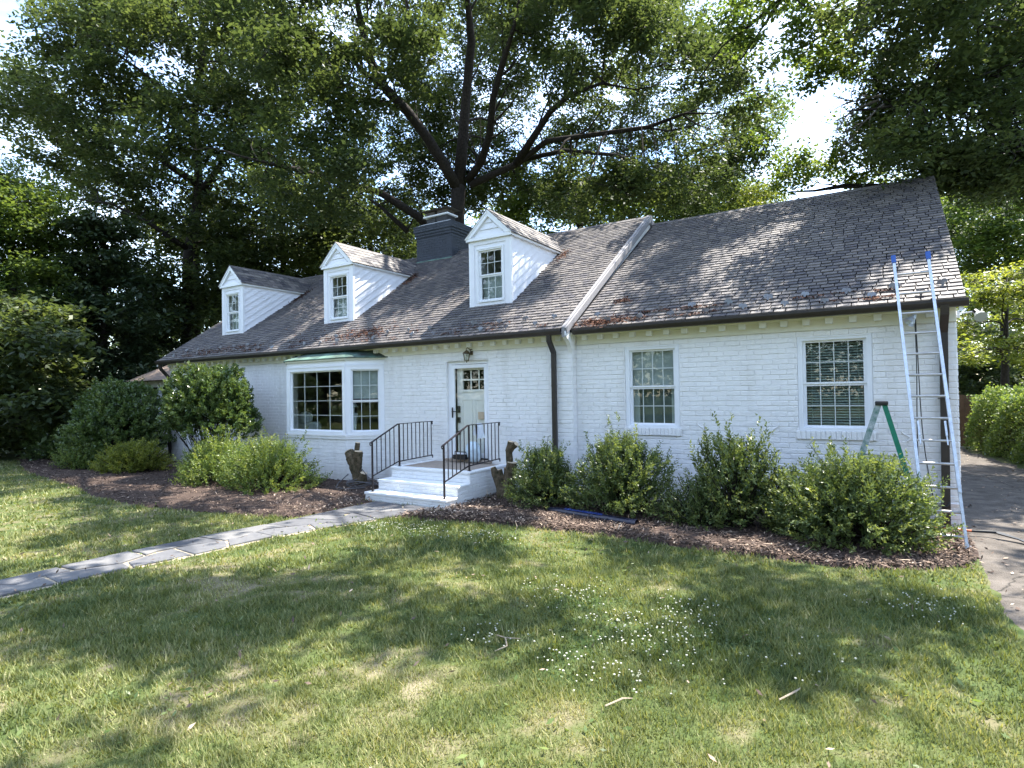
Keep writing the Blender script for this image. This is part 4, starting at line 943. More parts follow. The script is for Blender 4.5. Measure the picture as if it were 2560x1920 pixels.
# ------------------------------------------------------------------ porch wing at the far left
PW = thing('side_porch', (-16.5, 3, 0), 'dark screened side porch with white brick base behind the round shrubs at the far left', 'porch')
mb = MB(); mb.box(-18.6, XL-.01, .9, 1.1, 0, .95); pw = mb.build('brick_wall', MT['mortar'], PW)
pb = course_bricks(Vector((-18.6, .9, 0)), Xv, nF, 18.6+XL-.01, .93, [], seed=12); mb = MB()
for c, u, n, w_, h in pb: brick_geo(mb, c, u, n, w_, h)
mb.build('brick', MT['brick'], pw, fix=False)
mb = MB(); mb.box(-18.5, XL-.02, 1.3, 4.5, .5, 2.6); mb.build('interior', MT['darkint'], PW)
for x in (-18.5, -17.3, -16.1, -14.9):
    mb = MB(); mb.box(x, x+.12, .93, 1.05, .952, 2.5); mb.build('post', MT['trim'], PW)
mb = MB(); mb.box(-18.6, XL-.01, .9, 1.08, 2.5, 2.72); mb.box(-18.6, XL-.01, .93, 1.05, 1.95, 2.0); mb.build('beam', MT['cream'], PW)
mb = MB(); mb.prism([(-18.9, .6, 2.74), (-18.9, 2.8, 3.7), (-18.9, 5, 2.74)], (18.9+XL-.02, 0, 0)); mb.build('roof', MT['tan'], PW)

# ------------------------------------------------------------------ ladder, stepladder, shovel ...
EL = thing('extension_ladder', (5.75, -1.0, 0), 'tall aluminium extension ladder with blue end caps leaning on the gutter', 'ladder')
foot = Vector((5.96, -1.04, .01)); top = Vector((5.695, .03, 3.93)); u = (top-foot).normalized(); Lh = (top-foot).length; wv = Vector((-.415, 0.0, 0)); nv = u.cross(wv.normalized()).normalized()
if nv.y > 0: nv = -nv
for s in (0, 1):
    w_ = wv*s; mb = MB(); a = foot+w_; b = foot+u*3.5+w_; mb.bar(a+u*.08, b, .032, .075, (0, -1, .2)); mb.build('base_rail', MT['alu'], EL)
    inn = wv.normalized()*(.034 if s == 0 else -.034)*0
    mb = MB(); a = foot+u*.72+w_+nv*.05+wv.normalized()*(-.0); b = top+w_+nv*.05; mb.bar(a, b, .036, .05, (0, -1, .2)); mb.build('fly_rail', MT['alu'], EL)
    mb = MB(); c = foot+w_; mb.bar(c+u*.09, c-u*.0, .045, .05, (0, -1, .2)); mb.bar(c+Vector((0, -.06, .0)), c+Vector((0, .06, .0)), .06, .018); mb.bar(c+Vector((.03, -.045, .0)), c+Vector((.03, -.045, .08)), .005, .03, (0, 1, 0)); mb.build('foot', MT['alu'], EL)
    mb = MB(); c = top+w_+nv*.05; mb.bar(c-u*.055, c+u*.06, .058, .075, (0, -1, .2)); mb.build('end_cap', MT['blue'], EL)
    c = foot+u*1.47+w_+nv*.07+wv.normalized()*(.06 if s == 0 else -.06); mb = MB(); mb.bar(c-u*.02, c+u*.18, .022, .04, (0, -1, .2)); mb.bar(c-u*.14, c-u*.02, .015, .02, (0, -1, .2)); mb.build('rung_lock', MT['alu'], EL)
zr_ = .30
for k in range(13):
    d = .17+.305*k
    if d > Lh-.1: break
    fly = d > .72; c = foot+u*d+(nv*.05 if fly else Vector((0, 0, 0))); mb = MB(); mb.tube([c+wv*.03, c+wv*.97], .017, 8); mb.build('rung', MT['rung'], EL)

SLD = thing('stepladder', (5.0, -1.25, 0), 'green fibreglass stepladder with black top standing behind the right hand shrub', 'ladder')
yA = -.62
cap = MB(); cap.bbox(5.01, 5.165, yA-.17, yA+.17, 1.83, 1.885, .01); cap.build('top_cap', MT['black'], SLD)
for s in (-1, 1):
    yt, yb_ = yA+s*.13, yA+s*.24
    mb = MB(); mb.bar((5.05, yt, 1.84), (4.83, (yt*.65+yb_*.35), 1.12), .075, .03, (0, 1, 0)); mb.build('front_rail', MT['splat'], SLD) ['label'] = 'paint spattered upper rail'
    mb = MB(); mb.bar((4.83, (yt*.65+yb_*.35), 1.12), (4.49, yb_, .02), .075, .03, (0, 1, 0)); mb.build('front_rail', MT['green'], SLD)
    mb = MB(); mb.bar((5.12, yt, 1.84), (5.58, yb_, .02), .06, .03, (0, 1, 0)); mb.build('rear_rail', MT['green'], SLD)
    mb = MB(); mb.bar((4.83, yA+s*.17, 1.12), (5.30, yA+s*.17, 1.10), .01, .018, (0, 0, 1)); mb.build('spreader', MT['rung'], SLD)
for z0_ in (.3, .6, .9, 1.2, 1.5):
    f = (1.84-z0_)/1.82; x = 5.05-(5.05-4.49)*f; hw = .13+.11*f; mb = MB(); mb.bbox(x-.04, x+.045, yA-hw, yA+hw, z0_-.012, z0_+.012, .004); mb.build('step', MT['rung'], SLD)

SH = thing('shovel', (6.0, -.05, .03), 'long orange and black handled spade lying on the ground by the corner of the house', 'spade')
mb = MB(); mb.tube([(5.0, .03, .06), (6.1, -.07, .08)], .016, 8); mb.build('handle', MT['orange'], SH)
mb = MB(); mb.tube([(6.1, -.07, .08), (6.36, -.12, .10)], [.017, .02], 8); mb.build('socket', MT['black'], SH)
mb = MB(); mb.add([(6.34, -.08, .115), (6.36, -.18, .10), (6.55, -.30, .075), (6.70, -.46, .03), (6.62, -.27, .06), (6.45, -.14, .10), (6.34, -.08, .10), (6.36, -.18, .085), (6.55, -.30, .06), (6.70, -.46, .02), (6.62, -.27, .045), (6.45, -.14, .085)],
                  [(0, 1, 2, 3, 4, 5), (6, 11, 10, 9, 8, 7)]+[(i, (i+1) % 6, 6+(i+1) % 6, 6+i) for i in range(6)]); mb.build('blade', MT['black'], SH)
mb = MB(); mb.bbox(5.1, 5.99, .06, .10, .02, .075, .005); o = mb.build('white_board', MT['trim'], None); tag(o, 'long white board lying along the foot of the wall behind the spade', 'board')

CLP = thing('clamp_lamp', (5.52, .0, 3.12), 'metal clamp lamp with a black cord hanging under the gutter behind the tall ladder', 'lamp')
mb = MB(); mb.tube([(5.52, D0-.16, 3.16), (5.515, D0-.18, 3.11), (5.51, D0-.2, 3.05)], [.025, .03, .02], 8); mb.build('socket', MT['alu'], CLP)
mb = MB(); mb.tube([(5.50, D0-.18, 3.09), (5.46, D0-.2, 3.03), (5.44, D0-.21, 3.01)], [.03, .07, .085], 10, cap=False); mb.build('reflector', MT['alu'], CLP)
for dx, xe in ((0, 5.535), (.01, 5.68)):
    pts = [(5.515+dx+(xe-5.515)*t*t+.01*math.sin(t*7), D0-.19+.10*t, 3.08-2.7*t) for t in [k/14 for k in range(15)]]; mb = MB(); mb.tube(pts, .0075, 6); mb.build('cord', MT['black'], CLP)

PG = thing('drain_pipe', (1.1, -1.5, .05), 'dark blue glossy length of pipe lying on the mulch in front of the shrubs', 'pipe')
pa, pb_ = Vector((.24, -1.45, .07)), Vector((1.95, -1.78, .07)); d = (pb_-pa).normalized()
mb = MB(); mb.tube([pa+d*k*.2*.855 for k in range(11)], [.045, .062]+[.066]*9, 14, cap=False); mb.build('tube', MT['tubeblue'], PG, True)
mb = MB(); mb.tube([pa+d*.85, pa+d*.93], .070, 14); mb.build('joint_band', MT['tubeblue'], PG, True)
mb = MB(); r = random.Random(5); rows_ = 22; vs = []
sidev = d.cross(Vector((0, 0, 1))).normalized()
for i in range(rows_):
    t = .35+.75*i/(rows_-1)
    for j in range(5):
        a = math.pi*(.30+.40*j/4)+r.uniform(-.05, .05); q = .071+r.uniform(0, .008); vs.append(pa+d*t+sidev*math.cos(a)*q+Vector((0, 0, 1))*math.sin(a)*q)
mb.add(vs, [(i*5+j, i*5+j+1, i*5+j+6, i*5+j+5) for i in range(rows_-1) for j in range(4)]); mb.build('blue_film', MT['tape'], PG)

# stumps by the steps
def stump(name, base, limbs, label):
    t = thing(name, base, label, 'stump'); b = Vector(base)
    mb = MB(); cuts = []
    for pts, rad in limbs:
        P = [b+Vector(p) for p in pts]; Q = []; rq = []
        for (p0, p1), (ra, rb_) in zip(zip(P, P[1:]), zip(rad, rad[1:])):
            for k in range(3): Q.append(p0+(p1-p0)*k/3); rq.append((ra+(rb_-ra)*k/3)*random.uniform(.95, 1.06))
        Q.append(P[-1]); rq.append(rad[-1]); mb.tube(Q, rq, 26, wob=.035, furrow=[random.choice([.84, .95, 1.06, 1.12]) for _ in range(26)]); cuts.append((P[-1], (P[-1]-P[-2]).normalized(), rad[-1]))
    mb.build('trunk', MT['stump'], t)
    for p, d_, r_ in cuts:
        q = MB(); q.tube([p-d_*.004, p+d_*.008], r_*1.03, 12, wob=.06); q.build('cut_face', MT['cut'], t)
    return t
stump('tree_stump', (-5.05, -.86, .03), [([(.06, 0, -.05), (.03, 0, .1), (-.02, 0, .3), (-.08, -.02, .5), (-.16, -.03, .66), (-.25, -.03, .76)], [.13, .115, .11, .12, .13, .10]),
      ([(-.02, 0, .3), (.0, 0, .5), (.02, .0, .66), (.04, 0, .78)], [.09, .1, .1, .085]), ([(-.05, .02, .6), (-.06, .03, .78), (-.03, .04, .97)], [.06, .055, .05]),
      ([(.08, 0, .0), (.17, -.02, .15), (.22, -.02, .30)], [.09, .1, .075])], 'sawn off forked stump left of the steps with a hose coiled at its foot')
stump('tree_stump', (-1.12, -.78, .03), [([(0, 0, -.05), (-.02, 0, .12), (-.10, 0, .28), (-.19, 0, .45), (-.25, 0, .6)], [.16, .14, .085, .07, .05]), ([(-.02, 0, .1), (-.05, .02, .3), (-.12, .03, .56)], [.1, .06, .045]),
      ([(0, 0, .1), (.02, .02, .35), (.03, .03, .60)], [.08, .042, .036]), ([(.03, 0, 0), (.10, 0, .2), (.15, .0, .45), (.19, 0, .72)], [.13, .115, .10, .09]), ([(.13, .02, .4), (.12, .02, .7), (.12, .0, .95), (.17, 0, 1.12)], [.08, .06, .06, .055]),
      ([(.14, .0, .9), (.22, -.01, 1.02), (.30, -.01, 1.08)], [.04, .05, .05])], 'many pronged sawn off stump right of the steps')
mb = MB(); r = random.Random(8)
for k in range(5):
    R_ = .22+.05*k*r.uniform(.6, 1.2); cx_, cy_ = -4.72+r.uniform(-.06, .1), -1.05+r.uniform(-.05, .05)
    mb.tube([(cx_+R_*1.15*math.cos(a), cy_+R_*.75*math.sin(a), .07+.025*k+.05*math.sin(a*2+k)) for a in [2*math.pi*i/20 for i in range(21)]], .011, 6)
mb.tube([(-4.95, -.9, .35), (-4.8, -.95, .42), (-4.6, -1, .3), (-4.3, -1.05, .15), (-4.05, -1.1, .1)], .011, 6); mb.tube([(-5.2, -1.0, .3), (-5.3, -1.2, .12), (-5.1, -1.45, .07), (-4.7, -1.5, .07), (-4.35, -1.3, .1)], .012, 6)
MT['hose'] = mat('grey_hose', (.10, .095, .10), .5, .4, var=.2)
o = mb.build('garden_hose', MT['hose'], None, smooth=True); tag(o, 'tangled dark grey garden hose coiled around the foot of the left stump', 'hose')

# ------------------------------------------------------------------ foliage generators
def crown_leaves(clusters, n_per, size, sprig_r=.38, per=22, seed=0, droop=.35, density=1.0):
    """clusters: (centre, radii). returns leaf quads and tints"""
    r = np.random.default_rng(seed); Ps = []; Ds = []; Ts = []
    for c, rad in clusters:
        ns = max(3, int(n_per/per)); q = unit(r.normal(size=(ns, 3)))*(r.random((ns, 1))**.45); q = q*np.asarray(rad)+c
        tone = np.clip(r.normal(.42, .16), 0, 1); st = np.clip(tone+r.normal(0, .14, ns), 0, 1)
        out = unit((q-c)/np.asarray(rad)+r.normal(size=(ns, 3))*.3)
        p = np.repeat(q, per, 0)+r.normal(size=(ns*per, 3))*np.array([sprig_r, sprig_r, sprig_r*.42])
        d = unit(np.repeat(out, per, 0)*.7+r.normal(size=(ns*per, 3))*.75+np.array([0, 0, -droop]))
        Ps.append(p); Ds.append(d); Ts.append(np.repeat(st, per)+r.normal(0, .12, ns*per))
    P = np.concatenate(Ps); D = np.concatenate(Ds); T = np.concatenate(Ts); S = size*r.uniform(.6, 1.3, len(P))
    return leaf_quads(P, D, S, .55), T
NLEAF = [0]
def clump_crown(name, clusters, nclump, leaf, parent, nleaf=230, rad=.62, flat=.55, size=.105, seed=0):
    """crown built of leafy clumps: clumps are scattered through each cluster, leaves crowd towards the middle of a clump"""
    nleaf = int(nleaf*LEAF_K); size = size/math.sqrt(LEAF_K)*1.03
    r = np.random.default_rng(seed); P = []; B = []; T0 = []
    for c, rd in clusters:
        q = unit(r.normal(size=(nclump, 3)))*(r.random((nclump, 1))**.5); P.append(q*np.asarray(rd)+np.asarray(c)); T0.append(np.full(nclump, r.normal(0, .07)))
    P = np.concatenate(P); T0 = np.concatenate(T0)+r.normal(0, .13, len(P)); n = len(P)
    L0 = (r.uniform(-1, 1, (n, nleaf, 3))+r.uniform(-1, 1, (n, nleaf, 3)))*np.array([rad*.62, rad*.62, rad*flat*.62])*r.uniform(.7, 1.3, (n, 1, 1))
    tilt = r.uniform(-.45, .45, (n, 1, 2)); L0[..., 2:] += (L0[..., :2]*tilt).sum(-1, keepdims=True)
    Q = (P[:, None, :]+L0).reshape(-1, 3); N = len(Q); az = r.uniform(0, 2*np.pi, N); el = r.uniform(-.9, .55, N)
    D = np.stack([np.cos(az)*np.cos(el), np.sin(az)*np.cos(el), np.sin(el)], -1); Sd = unit(np.cross(D, np.array([0, 0, 1.]))+np.array([0, 0, 1.])*r.uniform(-.8, .8, (N, 1)))
    S_ = (size*r.uniform(.65, 1.3, N))[:, None]; mid = Q+D*S_*.45
    V = np.stack([Q, mid+Sd*S_*.27, Q+D*S_, mid-Sd*S_*.27], 1); T = np.repeat(T0, nleaf)+r.uniform(.24, .76, N); NLEAF[0] += N
    return fast_mesh(name, V, 4, MT[leaf], T, parent)
def seg_near(p, segs):
    best = None
    for a, b, ra, rb in segs:
        ab = b-a; t = max(0, min(1, (p-a).dot(ab)/max(ab.length_squared, 1e-6))); q = a+ab*t; d = (p-q).length
        if best is None or d < best[0]: best = (d, q, ra+(rb-ra)*t)
    return best
def tree(name, base, label, cat, limbs, clusters, n_per, size, leaf, bark='bark', group=None, seed=0, sprig=.38, twigs=True, per=22, clump=None, side=0):
    """limbs: [(points, r0, r1)] in world; clusters: [(centre, radii)]"""
    t = thing(name, base, label, cat, group); mb = MB(); segs = []; r = random.Random(seed)
    for pts, r0, r1 in limbs:
        P = [Vector(p) for p in pts]; Q = []
        for a, b in zip(P, P[1:]):
            m_ = max(1, int((b-a).length/1.2))
            for k in range(m_): Q.append(a+(b-a)*(k/m_)+Vector((r.uniform(-1, 1), r.uniform(-1, 1), r.uniform(-1, 1)))*.05*(k > 0))
        Q.append(P[-1]); rad = [r0+(r1-r0)*i/(len(Q)-1) for i in range(len(Q))]
        if r1 < .16: rad[-1] = .02; rad[-2] *= .7
        mb.tube(Q, rad, 9, wob=.06)
        for a, b, ra in zip(Q, Q[1:], rad):
            if side and ra > .045 and ra < .36:
                for k in range(side):
                    if r.random() > .75: continue
                    d_ = (b-a).normalized(); o_ = Vector((r.uniform(-1, 1), r.uniform(-1, 1), r.uniform(-.25, .9))).normalized(); L_ = r.uniform(1.2, 3.6); v_ = (d_*.7+o_).normalized(); c_ = a+(b-a)*r.random(); q_ = [c_]
                    for j in range(4): v_ = (v_+Vector((r.uniform(-.35, .35), r.uniform(-.35, .35), r.uniform(-.15, .3)))).normalized(); q_.append(q_[-1]+v_*L_/4)
                    rr_ = min(ra*.5, .055); mb.tube(q_, [rr_, rr_*.75, rr_*.5, rr_*.3, .006], 5, cap=False)
                    for j in (2, 3):
                        e_ = q_[j]+Vector((r.uniform(-1, 1), r.uniform(-1, 1), r.uniform(-.4, .7)))*.9; mb.tube([q_[j], (q_[j]+e_)/2+Vector((0, 0, .1)), e_], [rr_*.35, .008, .004], 4, cap=False)
        segs += [(a, b, ra, rb) for a, b, ra, rb in zip(Q, Q[1:], rad, rad[1:])]
    if twigs:
        base_segs = list(segs)
        for c, rad in clusters:
            p = Vector(c); d, q, rq = seg_near(p, base_segs)
            if d < .4 or d > 4.2: continue
            mid = (p+q)/2+Vector((r.uniform(-.2, .2), r.uniform(-.2, .2), .12*d)); r0 = min(rq*.6, .03+.012*d); mb.tube([q, (q+mid)/2+Vector((0, 0, .05*d)), mid, p], [r0, r0*.8, r0*.6, .012], 6, cap=False)
            for k in range(5):
                e = p+Vector((r.uniform(-1, 1)*rad[0], r.uniform(-1, 1)*rad[1], r.uniform(-.8, .9)*rad[2]))*.85; m2 = (p+e)/2+Vector((0, 0, .1)); mb.tube([mid if k % 2 else p, m2, e], [.016, .011, .005], 4, cap=False)
    mb.build('trunk', MT[bark], t, smooth=True, fix=False)
    if clump:
        clump_crown('crown', clusters, clump[0], leaf, t, *clump[1:], seed=seed); return t
    V, T = crown_leaves([(np.array(c), rad) for c, rad in clusters], n_per, size, sprig, seed=seed, per=per)
    o = fast_mesh('crown', V, 4, MT[leaf], T, t); o['kind'] = 'stuff' if False else o.get('kind', '') or ''
    del o['kind']
    return t
def scatter(poly, n, dr, rad, seed, holes=(), squash=.72):
    """clusters whose centres fall in an outline (overview picture px), between the two depths dr"""
    r = random.Random(seed); out = []; us = [p[0] for p in poly]; vs_ = [p[1] for p in poly]; tries = 0; cand = []
    while len(out) < n and tries < n*40:
        tries += 1; u_, v_ = r.uniform(min(us), max(us)), r.uniform(min(vs_), max(vs_))
        if not inpoly(np.array([u_]), np.array([v_]), poly)[0]: continue
        if any(((u_-hu)/hr)**2+((v_-hv)/(hs))**2 < 1 for hu, hv, hr, hs in holes): continue
        if any(abs(u_-a)+abs(v_-b) < 38 for a, b in cand[-60:]) and tries < n*20: continue
        cand.append((u_, v_)); D_ = r.uniform(*dr); q = rad*r.uniform(.7, 1.3); out.append((tuple(at(u_, v_, D_)), (q, q, q*squash)))
    return out
def pl(*a): return [tuple(at(u_, v_, D_)) for u_, v_, D_ in a]

# -------- the big oak behind the house
tb_ = at(992, 560, 26.7)
base = (float(tb_[0]), float(tb_[1]), 0)
limbs = [([base, *pl((992, 560, 26.7), (988, 470, 26.7), (990, 400, 26.5))], .62, .46),
 (pl((990, 410, 26.5), (965, 365, 26), (925, 300, 25.5), (880, 240, 25), (835, 195, 24), (800, 130, 23), (785, 70, 22.5), (770, 0, 22), (760, -120, 21)), .32, .12),
 (pl((835, 195, 24), (780, 150, 23), (720, 80, 22), (650, 60, 21)), .14, .05), (pl((880, 240, 25), (800, 215, 24.5), (740, 205, 24), (690, 215, 23.5)), .12, .04),
 (pl((990, 410, 26.5), (1000, 300, 26.5), (1008, 200, 26), (1018, 90, 25), (1010, 0, 24), (990, -120, 22)), .34, .14),
 (pl((1010, 390, 26.5), (1040, 350, 26), (1058, 290, 25), (1065, 215, 24), (1085, 140, 23), (1110, 60, 22), (1130, -60, 21)), .24, .10),
 (pl((1115, 355, 26), (1150, 300, 25), (1190, 240, 24), (1230, 205, 23), (1300, 180, 22), (1380, 195, 21)), .22, .06),
 (pl((1015, 400, 26.5), (1115, 355, 26), (1180, 305, 25), (1290, 290, 24), (1400, 275, 23), (1480, 245, 22), (1550, 245, 21.5)), .20, .05),
 (pl((1130, 345, 26), (1220, 325, 26), (1330, 335, 26), (1450, 370, 26)), .14, .05),
 (pl((960, 520, 27), (900, 465, 26.5), (820, 415, 26), (740, 395, 25), (650, 368, 24), (570, 350, 23), (490, 330, 22)), .26, .07),
 (pl((880, 500, 27), (820, 445, 27.5), (760, 405, 28)), .16, .08), (pl((640, 410, 27), (690, 392, 26)), .12, .1),
 (pl((770, -40, 21.5), (900, -200, 17), (1100, -420, 13), (1300, -700, 10)), .16, .05), (pl((990, -120, 22), (1100, -350, 16), (1400, -700, 11)), .16, .05),
 (pl((760, -120, 21), (600, -300, 16), (500, -500, 13)), .12, .04), (pl((1130, -60, 21), (1350, -300, 15), (1600, -600, 11)), .12, .04)]
holes = [(972, 430, 18, 22), (850, 475, 60, 30), (560, 520, 90, 40), (1690, 400, 120, 90)]
cl = scatter([(560, -140), (1360, -140), (1420, 0), (1600, 130), (1650, 220), (1640, 330), (1560, 420), (1380, 445), (1200, 460), (1060, 440), (900, 440), (700, 470), (560, 420)], 105, (27.5, 35), 2.1, 21, holes)
cl += scatter([(560, -140), (760, -140), (700, 60), (820, 220), (760, 330), (860, 400), (700, 470), (560, 420)], 26, (18, 24), 1.3, 23, holes)
cl += scatter([(860, 300), (1140, 300), (1200, 440), (1000, 470), (860, 430)], 16, (28, 32), 1.3, 28, holes)
cl += scatter([(760, -100), (1500, -100), (1600, 300), (1050, 380), (900, 350)], 42, (29, 36), 2.0, 27)
cl += scatter([(820, -140), (960, -140), (960, 150), (900, 190), (850, 110)], 9, (19, 24), 1.1, 24)
cl += scatter([(1060, -140), (1360, -140), (1420, 0), (1600, 130), (1650, 220), (1600, 240), (1400, 170), (1200, 170), (1100, 60)], 30, (18.5, 25), 1.2, 25)
cl += scatter([(1200, 330), (1640, 290), (1640, 350), (1560, 430), (1200, 450)], 16, (20, 26), 1.2, 26)
ov = []
ro = random.Random(31)
for k in range(10):
    x_, y_ = ro.uniform(1.5, 8), ro.uniform(-2.6, 1.6); fd = (x_-CAM[0])*FW[0]+(y_-CAM[1])*FW[1]; q = ro.uniform(.8, 1.3); ov.append(((x_, y_, max(CAM[2]+max(fd, 0)*.70+1.4, ro.uniform(10.5, 12.5))), (q, q, q*.5)))
for k in range(25):      # the part of the crown that overhangs roof and lawn, above the picture
    x_, y_ = ro.uniform(-15, 5), ro.uniform(-5.5, 3.5); d_ = Vector((x_-CAM[0], y_-CAM[1], 0)); fd = d_.x*FW[0]+d_.y*FW[1]; zmin = CAM[2]+max(fd, 0)*.70+1.2
    q = ro.uniform(.75, 1.45); ov.append(((x_, y_, max(zmin, ro.uniform(9, 13))), (q, q, q*.6)))
limbs[0] = (limbs[0][0], .5, .36)
limbs = [(p_, a_*.8, b_*.9) for p_, a_, b_ in limbs]
tree('oak_tree', base, 'huge spreading oak rising behind the chimney with dark forked limbs', 'tree', limbs, cl, 950, .175, 'oak', seed=21, clump=(9, 260, .62, .5, .12), side=2)
og = bpy.data.objects[[o.name for o in COL.objects if o.name.startswith('oak_tree')][0]]
clump_crown('crown', ov, 7, 'oak', og, 240, .6, .5, .12, seed=44)

# -------- oak at the left
b2 = at(400, 700, 33); cl = scatter([(20, 60), (150, -40), (560, -60), (620, 200), (600, 430), (420, 520), (330, 480), (260, 420), (150, 400), (40, 330), (10, 200)], 92, (27, 38), 1.95, 22, [(40, 30, 60, 60)])
tree('oak_tree', (float(b2[0]), float(b2[1]), 0), 'tall dark green oak left of the first dormer, its crown filling the top left', 'tree',
     [([(float(b2[0]), float(b2[1]), 0), *pl((405, 560, 33), (430, 400, 33), (420, 250, 32), (440, 100, 31), (430, -40, 30))], .40, .12), (pl((430, 400, 33), (330, 330, 32), (230, 300, 31), (120, 280, 30)), .22, .06),
      (pl((420, 250, 32), (300, 150, 30), (200, 80, 29)), .2, .06), (pl((430, 420, 33), (520, 300, 31), (560, 180, 30)), .2, .06), (pl((410, 540, 33), (320, 480, 31), (240, 440, 30), (160, 430, 29)), .16, .05)], cl, 1050, .18, 'oak', seed=22, clump=(10, 220, .85, .5, .17), side=2)
# -------- trees behind the left half of the house
for i, (uc, vt, vb_, Dd, n, lab) in enumerate(((610, 440, 640, 38, 24, 'dark tree close behind the ridge between the first and second dormer'), (420, 480, 720, 36, 26, 'dark tree behind the left gable end of the house'), (800, 450, 600, 40, 22, 'dark tree behind the ridge between the second dormer and the chimney'))):
    cl = scatter([(uc-130, vt), (uc+130, vt), (uc+140, vb_), (uc-140, vb_)], n, (Dd-4, Dd+4), 1.9, 50+i, [(uc+30, vt+50, 40, 25)]); bb = at(uc, 760, Dd)
    tree('backyard_tree', (float(bb[0]), float(bb[1]), 0), lab, 'tree', [([(float(bb[0]), float(bb[1]), 0), *pl((uc+5, 600, Dd), (uc-5, 480, Dd), (uc+10, 400, Dd))], .35, .12)], cl, 850, .21, 'oak', clump=(12, 200, .95, .55, .19), side=1, group='trees behind the house', seed=60+i)
for i, (uc, Dd, n, lab) in enumerate(((1480, 34, 16, 'leafy tree whose top shows over the ridge just right of the rake board'), (1250, 36, 14, 'leafy tree behind the ridge between the third dormer and the rake board'))):
    cl = scatter([(uc-160, 390), (uc+120, 400), (uc+160, 470), (uc-160, 520)], n, (Dd-3, Dd+3), 1.8, 70+i); bb = at(uc, 760, Dd)
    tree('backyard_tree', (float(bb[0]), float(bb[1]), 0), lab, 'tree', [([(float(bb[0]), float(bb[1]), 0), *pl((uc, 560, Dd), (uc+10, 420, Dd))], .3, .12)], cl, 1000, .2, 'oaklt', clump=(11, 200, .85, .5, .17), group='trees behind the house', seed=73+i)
bb = at(1640, 760, 30); cl = scatter([(1600, 425), (1650, 410), (1690, 440), (1680, 470), (1590, 470)], 4, (29, 31), .7, 77)
tree('sapling', (float(bb[0]), float(bb[1]), 0), 'small bright green treetop just above the middle of the right hand ridge', 'tree', [([(float(bb[0]), float(bb[1]), 0), *pl((1640, 440, 30))], .12, .05)], cl, 900, .14, 'yellow', seed=78, sprig=.25)

# -------- trees on the left edge
bb = at(30, 760, 25); cl = scatter([(-80, 360), (20, 350), (110, 420), (160, 500), (170, 600), (130, 740), (-80, 800)], 42, (23, 27.5), 1.4, 81)
tree('maple_tree', (float(bb[0]), float(bb[1]), .1), 'light green maple at the left edge of the view', 'tree', [([(float(bb[0]), float(bb[1]), 0), *pl((35, 700, 25), (25, 550, 25), (45, 400, 25))], .2, .06)], cl, 1000, .15, 'oakmid', seed=82, clump=(13, 220, .55, .55, .12), side=1)
for i, (uc, vt, vb_, hw, Dd, n, leaf, lab) in enumerate(((225, 480, 880, 105, 27, 40, 'evergreen', 'dark layered evergreen tree left of the gable end'), (50, 660, 960, 110, 21, 32, 'oak', 'dark evergreen at the left edge below the light green maple'), (330, 600, 860, 45, 31, 16, 'evergreen', 'slim dark evergreen tree right beside the left gable end'))):
    cl = scatter([(uc-hw*.3, vt), (uc+hw*.3, vt), (uc+hw, vb_), (uc-hw, vb_)], n, (Dd-2, Dd+2), 1.25, 90+i, squash=.4); bb = at(uc, 960, Dd)
    tree('evergreen_tree', (float(bb[0]), float(bb[1]), 0), lab, 'tree', [([(float(bb[0]), float(bb[1]), 0), *pl((uc, 800, Dd), (uc, vt, Dd))], .2, .05)], cl, 1300, .17, leaf, clump=(9, 200, .65, .35, .16), group='evergreens left of the house', seed=93+i)

# -------- tree on the right, its limbs hang over the right gable
bb = (13.5, 7.0, 0)
limbs = [([bb, (13.3, 6.9, 4), (13.0, 6.7, 8), (12.6, 6.4, 12), (12, 6, 16)], .55, .2), ([(13.3, 6.9, 5), *pl((2330, 360, 15), (2212, 385, 15), (2100, 380, 15.5), (1990, 395, 16), (1900, 402, 16.5), (1820, 402, 17), (1760, 412, 17.5), (1700, 415, 18))], .2, .035),
 ([(13.1, 6.8, 7), *pl((2250, 180, 14), (2100, 200, 14), (1980, 215, 14), (1900, 235, 14.5)), *pl((1830, 240, 15))], .18, .02), ([(12.7, 6.5, 11), *pl((2100, -80, 14), (1930, 0, 14), (1880, 12, 14.2), (1800, 60, 14.5), (1740, 100, 15), (1700, 110, 15))], .14, .02),
 (pl((1880, 12, 14.2), (1840, 80, 14.3), (1800, 95, 14.5)), .05, .02), ([(12.3, 6.2, 14), *pl((1900, -200, 15), (1760, -60, 15.5), (1690, -5, 16), (1620, 55, 16), (1560, 100, 16.5), (1510, 170, 17))], .13, .02), (pl((1690, -5, 16), (1640, 70, 16), (1600, 130, 16.2)), .06, .015)]
rt = random.Random(14)
def fan(u0, v0, D0_, du, dv, ln, r0, gen):
    """bare twigs forking against the sky"""
    P = [(u0, v0, D0_)]; a_ = math.atan2(dv, du)
    for k in range(4): a_ += rt.uniform(-.22, .22); P.append((P[-1][0]+math.cos(a_)*ln/4, P[-1][1]+math.sin(a_)*ln/4, P[-1][2]+rt.uniform(-.08, .12)))
    bare.append((pl(*P), r0, r0*.4))
    if gen:
        for k in range(3):
            q = P[rt.choice([1, 2, 3, 4])]; t_ = a_+rt.uniform(-.9, .9); fan(q[0], q[1], q[2], math.cos(t_), math.sin(t_), ln*rt.uniform(.5, .75), r0*.55, gen-1)
bare = []
for u0, v0, t_ in ((1905, 205, math.pi*.98), (1900, 215, math.pi*.9), (1910, 225, math.pi*.8)): fan(u0, v0, 14.6, math.cos(t_), math.sin(t_), 80, .034, 3)
cl = scatter([(1880, -120), (2330, -120), (2330, 390), (2120, 400), (2010, 400), (1930, 340), (1860, 260), (1900, 150)], 66, (11.5, 17), .95, 101, [(1800, 220, 80, 60)])
